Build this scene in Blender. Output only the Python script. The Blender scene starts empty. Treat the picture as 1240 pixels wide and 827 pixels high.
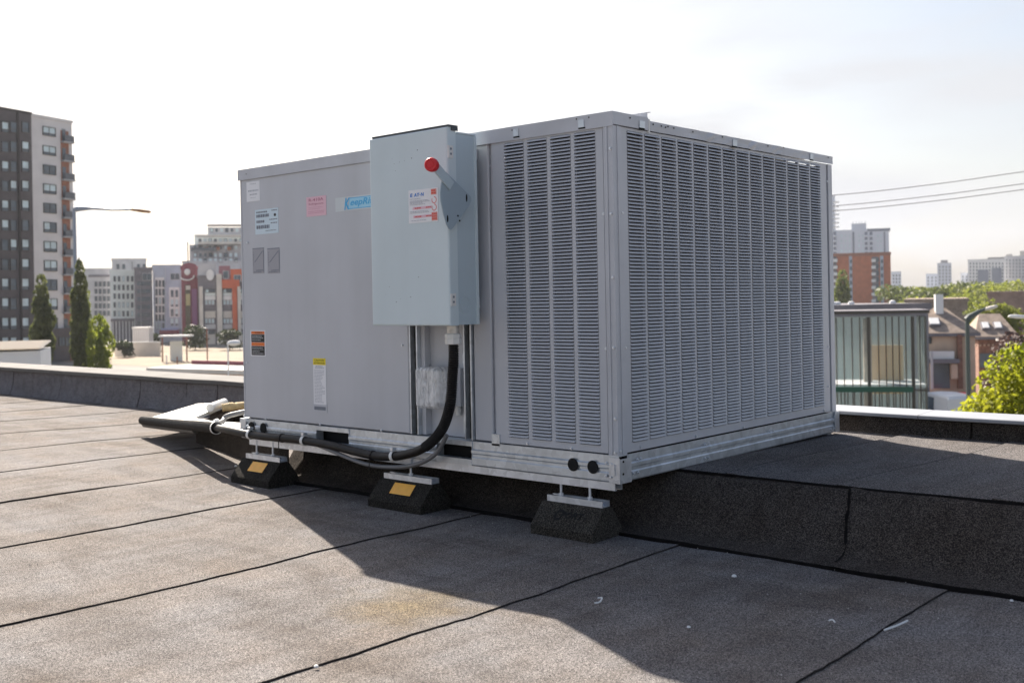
import bpy, bmesh, math, random
from math import radians as R, sin, cos, pi
from mathutils import Vector as V, Matrix, noise
random.seed(7)
S = bpy.context.scene
COL = S.collection

# ------------------------------------------------------------------ camera
CAM = V((2.1198, -2.9156, 0.8044)); YAW, ROLL, F, SH = -0.7238, 0.0185, 1309.5, -51.61
FW = V((sin(YAW), cos(YAW), 0)); RT = V((cos(YAW), -sin(YAW), 0)); UP = V((0, 0, 1))
cd = bpy.data.cameras.new('camera'); cam = bpy.data.objects.new('camera', cd); COL.objects.link(cam)
cr, sr = cos(ROLL), sin(ROLL)
cx, cy, cz = RT*cr - UP*sr, RT*sr + UP*cr, -FW
cam.matrix_world = Matrix(((cx.x, cy.x, cz.x, CAM.x), (cx.y, cy.y, cz.y, CAM.y), (cx.z, cy.z, cz.z, CAM.z), (0, 0, 0, 1)))
cd.sensor_width = 36; cd.sensor_fit = 'HORIZONTAL'; cd.lens = F*36/1240
cd.shift_y = SH/1240; cd.clip_start = .05; cd.clip_end = 8000
cd.dof.use_dof = True; cd.dof.focus_distance = 3.9; cd.dof.aperture_fstop = 5.6
S.camera = cam

# ------------------------------------------------------------------ sky, sun, exposure
SUN_EL, SUN_AZ = R(36.0), R(155.75)            # azimuth from +X towards +Y
w = bpy.data.worlds.new('World'); S.world = w; w.use_nodes = True
nt = w.node_tree; nt.nodes.clear()
def wn(t): return nt.nodes.new(t)
out = wn('ShaderNodeOutputWorld'); bg = wn('ShaderNodeBackground'); sky = wn('ShaderNodeTexSky')
sky.sky_type = 'NISHITA'; sky.sun_disc = False; sky.sun_elevation = SUN_EL; sky.sun_rotation = pi/2 - SUN_AZ
sky.air_density = 1.0; sky.dust_density = 3.0; sky.ozone_density = 1.0; sky.altitude = 50
# thin high cloud veil over the blue
tc = wn('ShaderNodeTexCoord'); mp = wn('ShaderNodeMapping'); mp.inputs['Scale'].default_value = (1.2, 2.6, 5.0)
mp.inputs['Rotation'].default_value = (0.15, 0.25, 0.5)
nz = wn('ShaderNodeTexNoise'); nz.inputs['Scale'].default_value = 2.0; nz.inputs['Detail'].default_value = 7; nz.inputs['Distortion'].default_value = .6
rp = wn('ShaderNodeValToRGB'); rp.color_ramp.elements[0].position = .42; rp.color_ramp.elements[0].color = (.45,)*3+(1,)
rp.color_ramp.elements[1].position = .62; rp.color_ramp.elements[1].color = (1,)*3+(1,)
mx = wn('ShaderNodeMix'); mx.data_type = 'RGBA'
mx.inputs[7].default_value = (4.85, 4.92, 5.15, 1)
nt.links.new(tc.outputs['Generated'], mp.inputs['Vector']); nt.links.new(mp.outputs[0], nz.inputs['Vector'])
nt.links.new(nz.outputs['Fac'], rp.inputs['Fac'])
sx_ = wn('ShaderNodeSeparateXYZ'); nt.links.new(tc.outputs['Generated'], sx_.inputs[0])
mr = wn('ShaderNodeMapRange'); mr.inputs['From Min'].default_value = .12; mr.inputs['From Max'].default_value = .6
mr.inputs['To Min'].default_value = 1.0; mr.inputs['To Max'].default_value = .0; nt.links.new(sx_.outputs['Z'], mr.inputs['Value'])
mu = wn('ShaderNodeMath'); mu.operation = 'MULTIPLY'; nt.links.new(rp.outputs['Color'], mu.inputs[0]); nt.links.new(mr.outputs[0], mu.inputs[1])
nt.links.new(mu.outputs[0], mx.inputs[0])
nt.links.new(sky.outputs[0], mx.inputs[6]); nt.links.new(mx.outputs[2], bg.inputs['Color'])
bg.inputs['Strength'].default_value = 0.062
nt.links.new(bg.outputs[0], out.inputs[0])
ld = bpy.data.lights.new('sun', 'SUN'); ld.energy = 5.0; ld.angle = R(.5); ld.color = (1, .905, .79)
sun = bpy.data.objects.new('sun', ld); COL.objects.link(sun)
sd = V((cos(SUN_EL)*cos(SUN_AZ), cos(SUN_EL)*sin(SUN_AZ), sin(SUN_EL)))
sun.rotation_euler = sd.to_track_quat('Z', 'Y').to_euler()
S.view_settings.view_transform = 'Standard'; S.view_settings.look = 'None'
S.view_settings.exposure = 1.35; S.view_settings.gamma = 1.0
S.view_settings.use_curve_mapping = False

# ------------------------------------------------------------------ pixel <-> world helpers (photo pixels, 1240 x 827)
def ray(u, v):
    a, b = u-620, 413.5+SH-v
    return RT*((a*cr+b*sr)/F) + UP*((-a*sr+b*cr)/F) + FW
def onx(u, v, x): d = ray(u, v); return CAM + d*((x-CAM.x)/d.x)
def ony(u, v, y): d = ray(u, v); return CAM + d*((y-CAM.y)/d.y)
def onz(u, v, z): d = ray(u, v); return CAM + d*((z-CAM.z)/d.z)
def ond(u, v, d): return CAM + ray(u, v)*d
def X(u, v, y=0): return ony(u, v, y).x
def Z(u, v, y=0): return ony(u, v, y).z
def YR(u, v, x=0): return onx(u, v, x).y

# ------------------------------------------------------------------ materials
MATS = {}
def mat(name, col, rough=.6, metal=0., var=0., vs=8., bump=0., bs=60., spec=None, col2=None, detail=4, streak=0.):
    if name in MATS: return MATS[name]
    m = bpy.data.materials.new(name); m.use_nodes = True; n = m.node_tree; p = n.nodes['Principled BSDF']
    p.inputs['Base Color'].default_value = (*col, 1); p.inputs['Roughness'].default_value = rough; p.inputs['Metallic'].default_value = metal
    if spec is not None: p.inputs['Specular IOR Level'].default_value = spec
    if var or col2 or bump: c = n.nodes.new('ShaderNodeTexCoord')
    if var or col2:
        t = n.nodes.new('ShaderNodeTexNoise'); t.inputs['Scale'].default_value = vs; t.inputs['Detail'].default_value = detail
        n.links.new(c.outputs['Object'], t.inputs['Vector'])
        r = n.nodes.new('ShaderNodeValToRGB'); r.color_ramp.elements[0].position = .32; r.color_ramp.elements[1].position = .68
        a = [max(0, x*(1-var)) for x in col]; b = [min(1, x*(1+var)) for x in col] if col2 is None else col2
        r.color_ramp.elements[0].color = (*a, 1); r.color_ramp.elements[1].color = (*b, 1)
        n.links.new(t.outputs['Fac'], r.inputs['Fac']); n.links.new(r.outputs['Color'], p.inputs['Base Color'])
    if streak:                                   # dust washed down in faint vertical runs
        mp_ = n.nodes.new('ShaderNodeMapping'); mp_.inputs['Scale'].default_value = (9, 9, .7); n.links.new(c.outputs['Object'], mp_.inputs[0])
        t4 = n.nodes.new('ShaderNodeTexNoise'); t4.inputs['Scale'].default_value = 1; t4.inputs['Detail'].default_value = 6; n.links.new(mp_.outputs[0], t4.inputs['Vector'])
        r4 = n.nodes.new('ShaderNodeValToRGB'); r4.color_ramp.elements[0].position = .3; r4.color_ramp.elements[0].color = (1-streak, 1-streak, 1-streak*1.15, 1)
        r4.color_ramp.elements[1].position = .62; r4.color_ramp.elements[1].color = (1, 1, 1, 1); n.links.new(t4.outputs['Fac'], r4.inputs['Fac'])
        m4 = n.nodes.new('ShaderNodeMix'); m4.data_type = 'RGBA'; m4.blend_type = 'MULTIPLY'; m4.inputs[0].default_value = 1
        n.links.new(r.outputs['Color'], m4.inputs[6]); n.links.new(r4.outputs['Color'], m4.inputs[7]); n.links.new(m4.outputs[2], p.inputs['Base Color'])
        rr4 = n.nodes.new('ShaderNodeMapRange'); rr4.inputs['To Min'].default_value = rough+.14; rr4.inputs['To Max'].default_value = rough-.06; n.links.new(t4.outputs['Fac'], rr4.inputs['Value']); n.links.new(rr4.outputs[0], p.inputs['Roughness'])
    if bump:
        t2 = n.nodes.new('ShaderNodeTexNoise'); t2.inputs['Scale'].default_value = bs; t2.inputs['Detail'].default_value = 3
        n.links.new(c.outputs['Object'], t2.inputs['Vector'])
        b = n.nodes.new('ShaderNodeBump'); b.inputs['Strength'].default_value = bump; b.inputs['Distance'].default_value = .01
        n.links.new(t2.outputs['Fac'], b.inputs['Height']); n.links.new(b.outputs['Normal'], p.inputs['Normal'])
    MATS[name] = m
    return m

def granule(name, dark, light, tint=(.16, .13, .10), sc=420., stain=.5, spot=False):
    """mineral-surfaced roofing felt: coloured granules, broad stains, grain relief"""
    m = bpy.data.materials.new(name); m.use_nodes = True; n = m.node_tree; p = n.nodes['Principled BSDF']; L = n.links.new
    c = n.nodes.new('ShaderNodeTexCoord')
    v = n.nodes.new('ShaderNodeTexVoronoi'); v.inputs['Scale'].default_value = sc; L(c.outputs['Object'], v.inputs['Vector'])
    sp = n.nodes.new('ShaderNodeSeparateColor'); L(v.outputs['Color'], sp.inputs[0])
    r = n.nodes.new('ShaderNodeValToRGB'); e = r.color_ramp.elements
    e[0].position = 0; e[0].color = (*[x*.45 for x in dark], 1); e[1].position = 1; e[1].color = (*[min(1, x*1.6) for x in light], 1)
    q = e.new(.35); q.color = (*dark, 1); q = e.new(.8); q.color = (*light, 1)
    L(sp.outputs[0], r.inputs['Fac'])
    t = n.nodes.new('ShaderNodeTexNoise'); t.inputs['Scale'].default_value = 1.6; t.inputs['Detail'].default_value = 6; t.inputs['Roughness'].default_value = .62
    L(c.outputs['Object'], t.inputs['Vector'])
    r2 = n.nodes.new('ShaderNodeValToRGB'); r2.color_ramp.elements[0].position = .35; r2.color_ramp.elements[0].color = (1, 1, 1, 1)
    r2.color_ramp.elements[1].position = .7; r2.color_ramp.elements[1].color = (*[1-stain*(1-x*5) for x in tint], 1)
    L(t.outputs['Fac'], r2.inputs['Fac'])
    mxn = n.nodes.new('ShaderNodeMix'); mxn.data_type = 'RGBA'; mxn.blend_type = 'MULTIPLY'; mxn.inputs[0].default_value = 1
    L(r.outputs['Color'], mxn.inputs[6]); L(r2.outputs['Color'], mxn.inputs[7])
    t3 = n.nodes.new('ShaderNodeTexNoise'); t3.inputs['Scale'].default_value = 14; t3.inputs['Detail'].default_value = 5
    mp3 = n.nodes.new('ShaderNodeMapping'); mp3.inputs['Scale'].default_value = (1, .25, 1); L(c.outputs['Object'], mp3.inputs[0]); L(mp3.outputs[0], t3.inputs['Vector'])
    r3 = n.nodes.new('ShaderNodeValToRGB'); r3.color_ramp.elements[0].position = .3; r3.color_ramp.elements[0].color = (.8, .78, .76, 1)
    r3.color_ramp.elements[1].position = .6; r3.color_ramp.elements[1].color = (1, 1, 1, 1); L(t3.outputs['Fac'], r3.inputs['Fac'])
    m3 = n.nodes.new('ShaderNodeMix'); m3.data_type = 'RGBA'; m3.blend_type = 'MULTIPLY'; m3.inputs[0].default_value = 1
    L(mxn.outputs[2], m3.inputs[6]); L(r3.outputs['Color'], m3.inputs[7]); L(m3.outputs[2], p.inputs['Base Color'])
    if spot:                                     # old rust stain, scuffed pale drag marks
        q = onz(492, 731, 0); vd = n.nodes.new('ShaderNodeVectorMath'); vd.operation = 'DISTANCE'; L(c.outputs['Object'], vd.inputs[0]); vd.inputs[1].default_value = (q.x, q.y, 0)
        nn = n.nodes.new('ShaderNodeTexNoise'); nn.inputs['Scale'].default_value = 9; nn.inputs['Detail'].default_value = 5; L(c.outputs['Object'], nn.inputs['Vector'])
        ma = n.nodes.new('ShaderNodeMath'); ma.operation = 'MULTIPLY_ADD'; ma.inputs[1].default_value = .35; L(nn.outputs['Fac'], ma.inputs[0]); L(vd.outputs['Value'], ma.inputs[2])
        rs = n.nodes.new('ShaderNodeValToRGB'); rs.color_ramp.elements[0].position = .18; rs.color_ramp.elements[0].color = (1.0, .86, .58, 1); rs.color_ramp.elements[1].position = .42; rs.color_ramp.elements[1].color = (1, 1, 1, 1)
        L(ma.outputs[0], rs.inputs['Fac']); m5 = n.nodes.new('ShaderNodeMix'); m5.data_type = 'RGBA'; m5.blend_type = 'MULTIPLY'; m5.inputs[0].default_value = 1
        L(m3.outputs[2], m5.inputs[6]); L(rs.outputs['Color'], m5.inputs[7])
        mp6 = n.nodes.new('ShaderNodeMapping'); mp6.inputs['Scale'].default_value = (.9, 3.2, 1); mp6.inputs['Rotation'].default_value = (0, 0, .35); L(c.outputs['Object'], mp6.inputs[0])
        t6 = n.nodes.new('ShaderNodeTexNoise'); t6.inputs['Scale'].default_value = 1.3; t6.inputs['Detail'].default_value = 7; t6.inputs['Distortion'].default_value = 1.2; L(mp6.outputs[0], t6.inputs['Vector'])
        r6 = n.nodes.new('ShaderNodeValToRGB'); e6 = r6.color_ramp.elements; e6[0].position = .33; e6[0].color = (.78, .76, .745, 1); e6[1].position = .68; e6[1].color = (1.12, 1.1, 1.08, 1); q6 = e6.new(.5); q6.color = (1, 1, 1, 1)
        L(t6.outputs['Fac'], r6.inputs['Fac']); m6 = n.nodes.new('ShaderNodeMix'); m6.data_type = 'RGBA'; m6.blend_type = 'MULTIPLY'; m6.inputs[0].default_value = 1; m6.clamp_result = False
        L(m5.outputs[2], m6.inputs[6]); L(r6.outputs['Color'], m6.inputs[7]); L(m6.outputs[2], p.inputs['Base Color'])
    p.inputs['Roughness'].default_value = .95; p.inputs['Specular IOR Level'].default_value = .15
    n2 = n.nodes.new('ShaderNodeTexNoise'); n2.inputs['Scale'].default_value = sc*.6; n2.inputs['Detail'].default_value = 2; L(c.outputs['Object'], n2.inputs['Vector'])
    b = n.nodes.new('ShaderNodeBump'); b.inputs['Strength'].default_value = .55; b.inputs['Distance'].default_value = .003
    L(n2.outputs['Fac'], b.inputs['Height']); L(b.outputs['Normal'], p.inputs['Normal'])
    MATS[name] = m
    return m

def galv(name, base=(.62, .66, .70)):
    m = bpy.data.materials.new(name); m.use_nodes = True; n = m.node_tree; p = n.nodes['Principled BSDF']; L = n.links.new
    c = n.nodes.new('ShaderNodeTexCoord'); v = n.nodes.new('ShaderNodeTexVoronoi'); v.inputs['Scale'].default_value = 45; L(c.outputs['Object'], v.inputs['Vector'])
    t = n.nodes.new('ShaderNodeTexNoise'); t.inputs['Scale'].default_value = 9; t.inputs['Detail'].default_value = 6; L(c.outputs['Object'], t.inputs['Vector'])
    sp = n.nodes.new('ShaderNodeSeparateColor'); L(v.outputs['Color'], sp.inputs[0])
    a = n.nodes.new('ShaderNodeMath'); a.operation = 'MULTIPLY_ADD'; a.inputs[1].default_value = .35; L(sp.outputs[0], a.inputs[0]); L(t.outputs['Fac'], a.inputs[2])
    r = n.nodes.new('ShaderNodeValToRGB'); r.color_ramp.elements[0].position = .3; r.color_ramp.elements[1].position = 1.0
    r.color_ramp.elements[0].color = (*[x*.75 for x in base], 1); r.color_ramp.elements[1].color = (*[min(1, x*1.15) for x in base], 1)
    L(a.outputs[0], r.inputs['Fac']); L(r.outputs['Color'], p.inputs['Base Color'])
    p.inputs['Metallic'].default_value = .75; p.inputs['Roughness'].default_value = .42
    MATS[name] = m
    return m

def leafmat(name, a, b, trans=.35):
    m = bpy.data.materials.new(name); m.use_nodes = True; n = m.node_tree; L = n.links.new
    n.nodes.remove(n.nodes['Principled BSDF']); o = n.nodes['Material Output']
    c = n.nodes.new('ShaderNodeTexCoord'); t = n.nodes.new('ShaderNodeTexNoise'); t.inputs['Scale'].default_value = .8; t.inputs['Detail'].default_value = 8
    t.inputs['Roughness'].default_value = .7
    L(c.outputs['Object'], t.inputs['Vector']); r = n.nodes.new('ShaderNodeValToRGB'); r.color_ramp.elements[0].position = .35; r.color_ramp.elements[1].position = .65
    r.color_ramp.elements[0].color = (*a, 1); r.color_ramp.elements[1].color = (*b, 1); L(t.outputs['Fac'], r.inputs['Fac'])
    d = n.nodes.new('ShaderNodeBsdfPrincipled'); d.inputs['Roughness'].default_value = .55; L(r.outputs['Color'], d.inputs['Base Color'])
    tr = n.nodes.new('ShaderNodeBsdfTranslucent'); L(r.outputs['Color'], tr.inputs['Color'])
    ms = n.nodes.new('ShaderNodeMixShader'); ms.inputs[0].default_value = trans
    L(d.outputs[0], ms.inputs[1]); L(tr.outputs[0], ms.inputs[2]); L(ms.outputs[0], o.inputs['Surface'])
    MATS[name] = m
    return m

def glassmat(name, col, fac=.5, rough=.05, crinkle=0.):
    m = bpy.data.materials.new(name); m.use_nodes = True; n = m.node_tree; L = n.links.new; o = n.nodes['Material Output']; p = n.nodes['Principled BSDF']
    p.inputs['Base Color'].default_value = (*col, 1); p.inputs['Roughness'].default_value = rough; p.inputs['Specular IOR Level'].default_value = .8
    if crinkle:
        c = n.nodes.new('ShaderNodeTexCoord'); mp_ = n.nodes.new('ShaderNodeMapping'); mp_.inputs['Scale'].default_value = (45, 30, 14); L(c.outputs['Object'], mp_.inputs[0])
        z = n.nodes.new('ShaderNodeTexNoise'); z.inputs['Scale'].default_value = 1; z.inputs['Detail'].default_value = 3; z.inputs['Distortion'].default_value = 1.5; L(mp_.outputs[0], z.inputs['Vector'])
        b = n.nodes.new('ShaderNodeBump'); b.inputs['Strength'].default_value = crinkle; b.inputs['Distance'].default_value = .02; L(z.outputs['Fac'], b.inputs['Height']); L(b.outputs['Normal'], p.inputs['Normal'])
    t = n.nodes.new('ShaderNodeBsdfTransparent'); t.inputs['Color'].default_value = (*[min(1, .80+x*.25) for x in col], 1)
    ms = n.nodes.new('ShaderNodeMixShader'); ms.inputs[0].default_value = fac
    if crinkle:
        mr_ = n.nodes.new('ShaderNodeMapRange'); mr_.inputs['From Min'].default_value = .35; mr_.inputs['From Max'].default_value = .65; mr_.inputs['To Min'].default_value = fac*.55; mr_.inputs['To Max'].default_value = min(1, fac*1.5)
        L(z.outputs['Fac'], mr_.inputs['Value']); L(mr_.outputs[0], ms.inputs[0])
    L(t.outputs[0], ms.inputs[1]); L(p.outputs[0], ms.inputs[2]); L(ms.outputs[0], o.inputs['Surface'])
    MATS[name] = m
    return m

M_GRAY = mat('grey_enamel', (.525, .54, .578), .36, var=.04, vs=3, bump=.10, bs=5, streak=.05)
M_LID = mat('grey_lid_enamel', (.53, .545, .585), .36, var=.08, vs=6, bump=.10, bs=12, streak=.06)
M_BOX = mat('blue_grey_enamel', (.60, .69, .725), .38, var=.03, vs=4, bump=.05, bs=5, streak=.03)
M_BOXD = mat('blue_grey_shaded_enamel', (.47, .56, .61), .4, var=.04, vs=4, streak=.04)  # same box enamel, darkened to carry the shade of the side parts
M_GALV = galv('galvanised_steel'); M_ZINC = galv('zinc_plated_steel', (.72, .75, .79))
M_DARK = mat('dark_interior', (.012, .012, .014), .9)
M_COIL = mat('coil_fins', (.10, .09, .088), .6, .3, var=.4, vs=40)
M_HOLE = mat('hole_black', (.006, .006, .006), .9)
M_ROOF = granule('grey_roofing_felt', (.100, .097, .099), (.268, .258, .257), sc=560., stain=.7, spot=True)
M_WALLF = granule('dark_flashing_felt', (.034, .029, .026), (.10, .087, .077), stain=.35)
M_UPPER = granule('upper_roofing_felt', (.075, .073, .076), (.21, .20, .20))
M_PANEL = granule('parapet_felt', (.12, .118, .128), (.26, .25, .262), stain=.3)
M_BIT = mat('bitumen', (.035, .030, .027), .95, var=.4, vs=30, spec=.08)
M_BITD = mat('fresh_bitumen', (.007, .006, .006), .8, var=.4, vs=30, spec=.1)
M_CAP = mat('parapet_cap_paint', (.175, .17, .165), .8, var=.16, vs=3, spec=.08)
M_CAPW = mat('parapet_cap_white', (.33, .35, .385), .55, var=.12, vs=3, spec=.2)
M_CAPB = mat('parapet_cap_lip', (.06, .058, .058), .5)
M_RUB = granule('recycled_rubber', (.018, .016, .014), (.05, .046, .04), sc=420, stain=.2)
M_RUBL = granule('paler_recycled_rubber', (.028, .025, .022), (.08, .073, .062), sc=420, stain=.2)  # paler granule mix, used only on the stamped block
M_ORANGE = mat('reflective_orange', (.95, .44, .02), .3, var=.06, vs=40)
M_BLACK = mat('black_conduit', (.013, .012, .012), .48, var=.3, vs=30, spec=.25)
M_GREYC = mat('grey_conduit', (.16, .16, .165), .4)
M_WHITEP = mat('white_plastic', (.72, .72, .70), .4, var=.06, vs=30)
M_CLEAR = glassmat('cloudy_clear_plastic', (.92, .93, .94), .50, .06, .45)
M_RED = mat('red_plastic', (.62, .012, .018), .3)
M_WHITE = mat('label_white', (.80, .81, .84), .45)
M_LBLUE = mat('label_pale_blue', (.62, .74, .82), .45)
M_PINK = mat('label_pink', (.78, .50, .58), .45)
M_INK = mat('ink_grey', (.18, .2, .24), .6)
M_INKP = mat('ink_pink', (.45, .13, .22), .6)
M_INKB = mat('ink_black', (.02, .02, .02), .6)
M_INKR = mat('ink_red', (.75, .10, .07), .6)
M_INKF = mat('ink_faint', (.45, .47, .52), .6)
M_PRINTB = mat('print_blue', (.02, .20, .62), .5)
M_PRINTC = mat('print_cyan', (.07, .42, .75), .5)
M_PRINTL = mat('print_light_cyan', (.35, .66, .85), .5)
M_LORANGE = mat('label_orange', (.75, .17, .02), .5)
M_YEL = mat('label_yellow', (.85, .68, .02), .5)
M_BOARD = mat('weathered_white_board', (.66, .66, .62), .6, var=.1, vs=5)
M_FOAM = mat('yellow_foam', (.55, .42, .22), .85, var=.2, vs=25)
M_CHIP = mat('white_chip', (.75, .75, .74), .6)

# ------------------------------------------------------------------ mesh builder
class MB:
    def __init__(s): s.v = []; s.f = []; s.m = []
    def face(s, pts, m=0):
        i = len(s.v); s.v += [tuple(p) for p in pts]; s.f.append(tuple(range(i, i+len(pts)))); s.m.append(m); return s
    def grid(s, rows, m=0, closed=False):
        i = len(s.v); n = len(rows[0])
        for r in rows: s.v += [tuple(p) for p in r]
        for a in range(len(rows)-1):
            for b in range(n if closed else n-1):
                c = (b+1) % n
                s.f.append((i+a*n+b, i+a*n+c, i+(a+1)*n+c, i+(a+1)*n+b)); s.m.append(m)
        return s
    def obox(s, o, ex, ey, ez, a, b, m=0):
        i = len(s.v)
        for z in (a[2], b[2]):
            for y in (a[1], b[1]):
                for x in (a[0], b[0]): s.v.append(tuple(o + ex*x + ey*y + ez*z))
        for q in ((0, 2, 3, 1), (4, 5, 7, 6), (0, 1, 5, 4), (2, 6, 7, 3), (0, 4, 6, 2), (1, 3, 7, 5)):
            s.f.append(tuple(i+k for k in q)); s.m.append(m)
        return s
    def box(s, a, b, m=0):
        lo = [min(p, q) for p, q in zip(a, b)]; hi = [max(p, q) for p, q in zip(a, b)]
        return s.obox(V((0, 0, 0)), V((1, 0, 0)), V((0, 1, 0)), V((0, 0, 1)), lo, hi, m)
    def tube(s, pts, r, n=10, m=0, cap=True, rf=None):
        pts = [V(p) for p in pts]; rows = []; prev = None
        for k, p in enumerate(pts):
            t = (pts[min(k+1, len(pts)-1)] - pts[max(k-1, 0)]).normalized()
            if prev is None:
                a = V((0, 0, 1)) if abs(t.z) < .9 else V((1, 0, 0)); prev = (a - t*a.dot(t)).normalized()
            else: prev = (prev - t*prev.dot(t)).normalized()
            q = t.cross(prev); rr = rf(k) if rf else (r[k] if isinstance(r, (list, tuple)) else r)
            rows.append([p + prev*(rr*cos(2*pi*j/n)) + q*(rr*sin(2*pi*j/n)) for j in range(n)])
        s.grid(rows, m, True)
        if cap: s.face(rows[0][::-1], m); s.face(rows[-1], m)
        return s
    def prism(s, poly, d, m=0):
        d = V(d); poly = [V(p) for p in poly]; n = len(poly); top = [p+d for p in poly]
        s.face(poly[::-1], m); s.face(top, m)
        for i in range(n): j = (i+1) % n; s.face([poly[i], poly[j], top[j], top[i]], m)
        return s
    def build(s, name, mats, parent=None, smooth=False, root=None, merge=False, loc=None):
        me = bpy.data.meshes.new(name); o0 = V((0, 0, 0))
        p = parent
        while p is not None and p.parent is not None: p = p.parent
        if p is not None: o0 = p.location
        if loc is not None: o0 = V(loc)
        me.from_pydata([(x-o0.x, y-o0.y, z-o0.z) for x, y, z in s.v], [], s.f)
        for mm in (mats if isinstance(mats, (list, tuple)) else [mats]): me.materials.append(mm)
        me.polygons.foreach_set('material_index', s.m)
        if merge or smooth:
            bm = bmesh.new(); bm.from_mesh(me)
            if merge: bmesh.ops.remove_doubles(bm, verts=bm.verts, dist=1e-5); bmesh.ops.recalc_face_normals(bm, faces=bm.faces)
            bm.to_mesh(me); bm.free()
        if smooth:
            me.shade_smooth()
            try: me.set_sharp_from_angle(angle=R(38))
            except Exception: pass
        o = bpy.data.objects.new(name, me); COL.objects.link(o)
        if parent is not None: o.parent = parent
        elif loc is not None: o.location = o0
        return o

def tag(o, label=None, cat=None, group=None, kind=None):
    for k, val in (('label', label), ('category', cat), ('group', group), ('kind', kind)):
        if val: o[k] = val
    return o
def thing(name, label, cat, loc, group=None, kind=None):
    o = bpy.data.objects.new(name, None); o.empty_display_size = .1; COL.objects.link(o); o.location = V(loc)
    return tag(o, label, cat, group, kind)
def place(mesh, name, parent, loc, rot=None):
    """another part sharing mesh data; loc in world"""
    o = bpy.data.objects.new(name, mesh); COL.objects.link(o); o.parent = parent
    p = parent
    while p.parent is not None: p = p.parent
    o.location = V(loc) - p.location
    if rot is not None: o.rotation_euler = rot
    return o
def text(body, name, m, parent, o, ex, ez, width=None, height=.02, bold=0., shear=0., ext=.0004, align='LEFT'):
    """lettering laid on the plane (ex, ez) with its lower corner at o, fitted to width x height"""
    c = bpy.data.curves.new(name, 'FONT'); c.body = body; c.size = 1; c.offset = bold; c.shear = shear; c.extrude = 0; c.resolution_u = 3
    t = bpy.data.objects.new('lettering', c); COL.objects.link(t)
    dg = bpy.context.evaluated_depsgraph_get(); me = bpy.data.meshes.new_from_object(t.evaluated_get(dg))
    bpy.data.objects.remove(t); bpy.data.curves.remove(c)
    xs = [v.co.x for v in me.vertices]; ys = [v.co.y for v in me.vertices]
    x0, y0, dx, dy = min(xs), min(ys), max(xs)-min(xs), max(ys)-min(ys)
    sy = height/dy; sx = (width/dx) if width else sy
    p = parent
    while p.parent is not None: p = p.parent
    for v in me.vertices: v.co = o + ex*((v.co.x-x0)*sx) + ez*((v.co.y-y0)*sy) - p.location
    me.materials.clear(); me.materials.append(m)
    ob = bpy.data.objects.new(name, me); COL.objects.link(ob); ob.parent = parent
    return ob
def sstep(a, b, x): t = min(1, max(0, (x-a)/(b-a))); return t*t*(3-2*t)
def nz3(x, y, z=0): return noise.noise(V((x, y, z)))
EX, EY, EZ = V((1, 0, 0)), V((0, 1, 0)), V((0, 0, 1))
def spline(pts, n=12):
    pts = [V(p) for p in pts]; out = []
    for i in range(len(pts)-1):
        p0, p1, p2, p3 = pts[max(i-1, 0)], pts[i], pts[i+1], pts[min(i+2, len(pts)-1)]
        for k in range(n):
            t = k/n
            out.append(.5*((2*p1)+(p2-p0)*t+(2*p0-5*p1+4*p2-p3)*t*t+(3*p1-p0-3*p2+p3)*t**3))
    out.append(pts[-1]); return out

# ================================================================== THE PLACE
G = -8.2                                     # street level below the roof
def ground():
    m = MB(); m.box((-2190, -390, G-.5), (1490, 2590, G))
    tag(m.build('ground', mat('city_ground', (.16, .15, .13), .9, var=.3, vs=.05)), kind='structure')
ground()

# ------------------------------------------------------------------ lower roof: overlapping felt rolls
PARY = 1.78
SEAMS = [-16.4, -15.5, -14.6, -13.7, -12.8, -11.95, -11.1, -10.2, -9.35, -8.5, -7.6, -6.75, -5.9, -5.02, -4.16, -3.32, -2.46, -1.62, -.69, .19, 1.06, 1.95, 2.83, 3.7, 4.6, 5.5]
def zroof(x, y):
    z = -.035*sstep(-.2, 1.6, y)*sstep(2.4, 3.8, -x)
    z += .006*nz3(x*.9, y*.7, 3) + .003*nz3(x*3, y*2.2, 9) + .0012*nz3(x*9, y*7, 5)
    return z - .004
def jag(s, y): return .018*nz3(y*1.3, s*7, 1) + .008*nz3(y*6, s*3, 4) + .004*nz3(y*21, s, 8)
def lap(b, y):
    if -2.5 < b < -2.4: return .003*sstep(-1.75, -1.5, y)*sstep(-.4, -.6, y)+.0004
    if b < -3.5: return .0003
    return (.0020 if b > -2 else .0010)*(.75+.6*nz3(y*2, b*3, 11))
roof = thing('roof', None, None, (0, 0, 0), kind='structure')
def ystart(x): return -7.5
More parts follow.
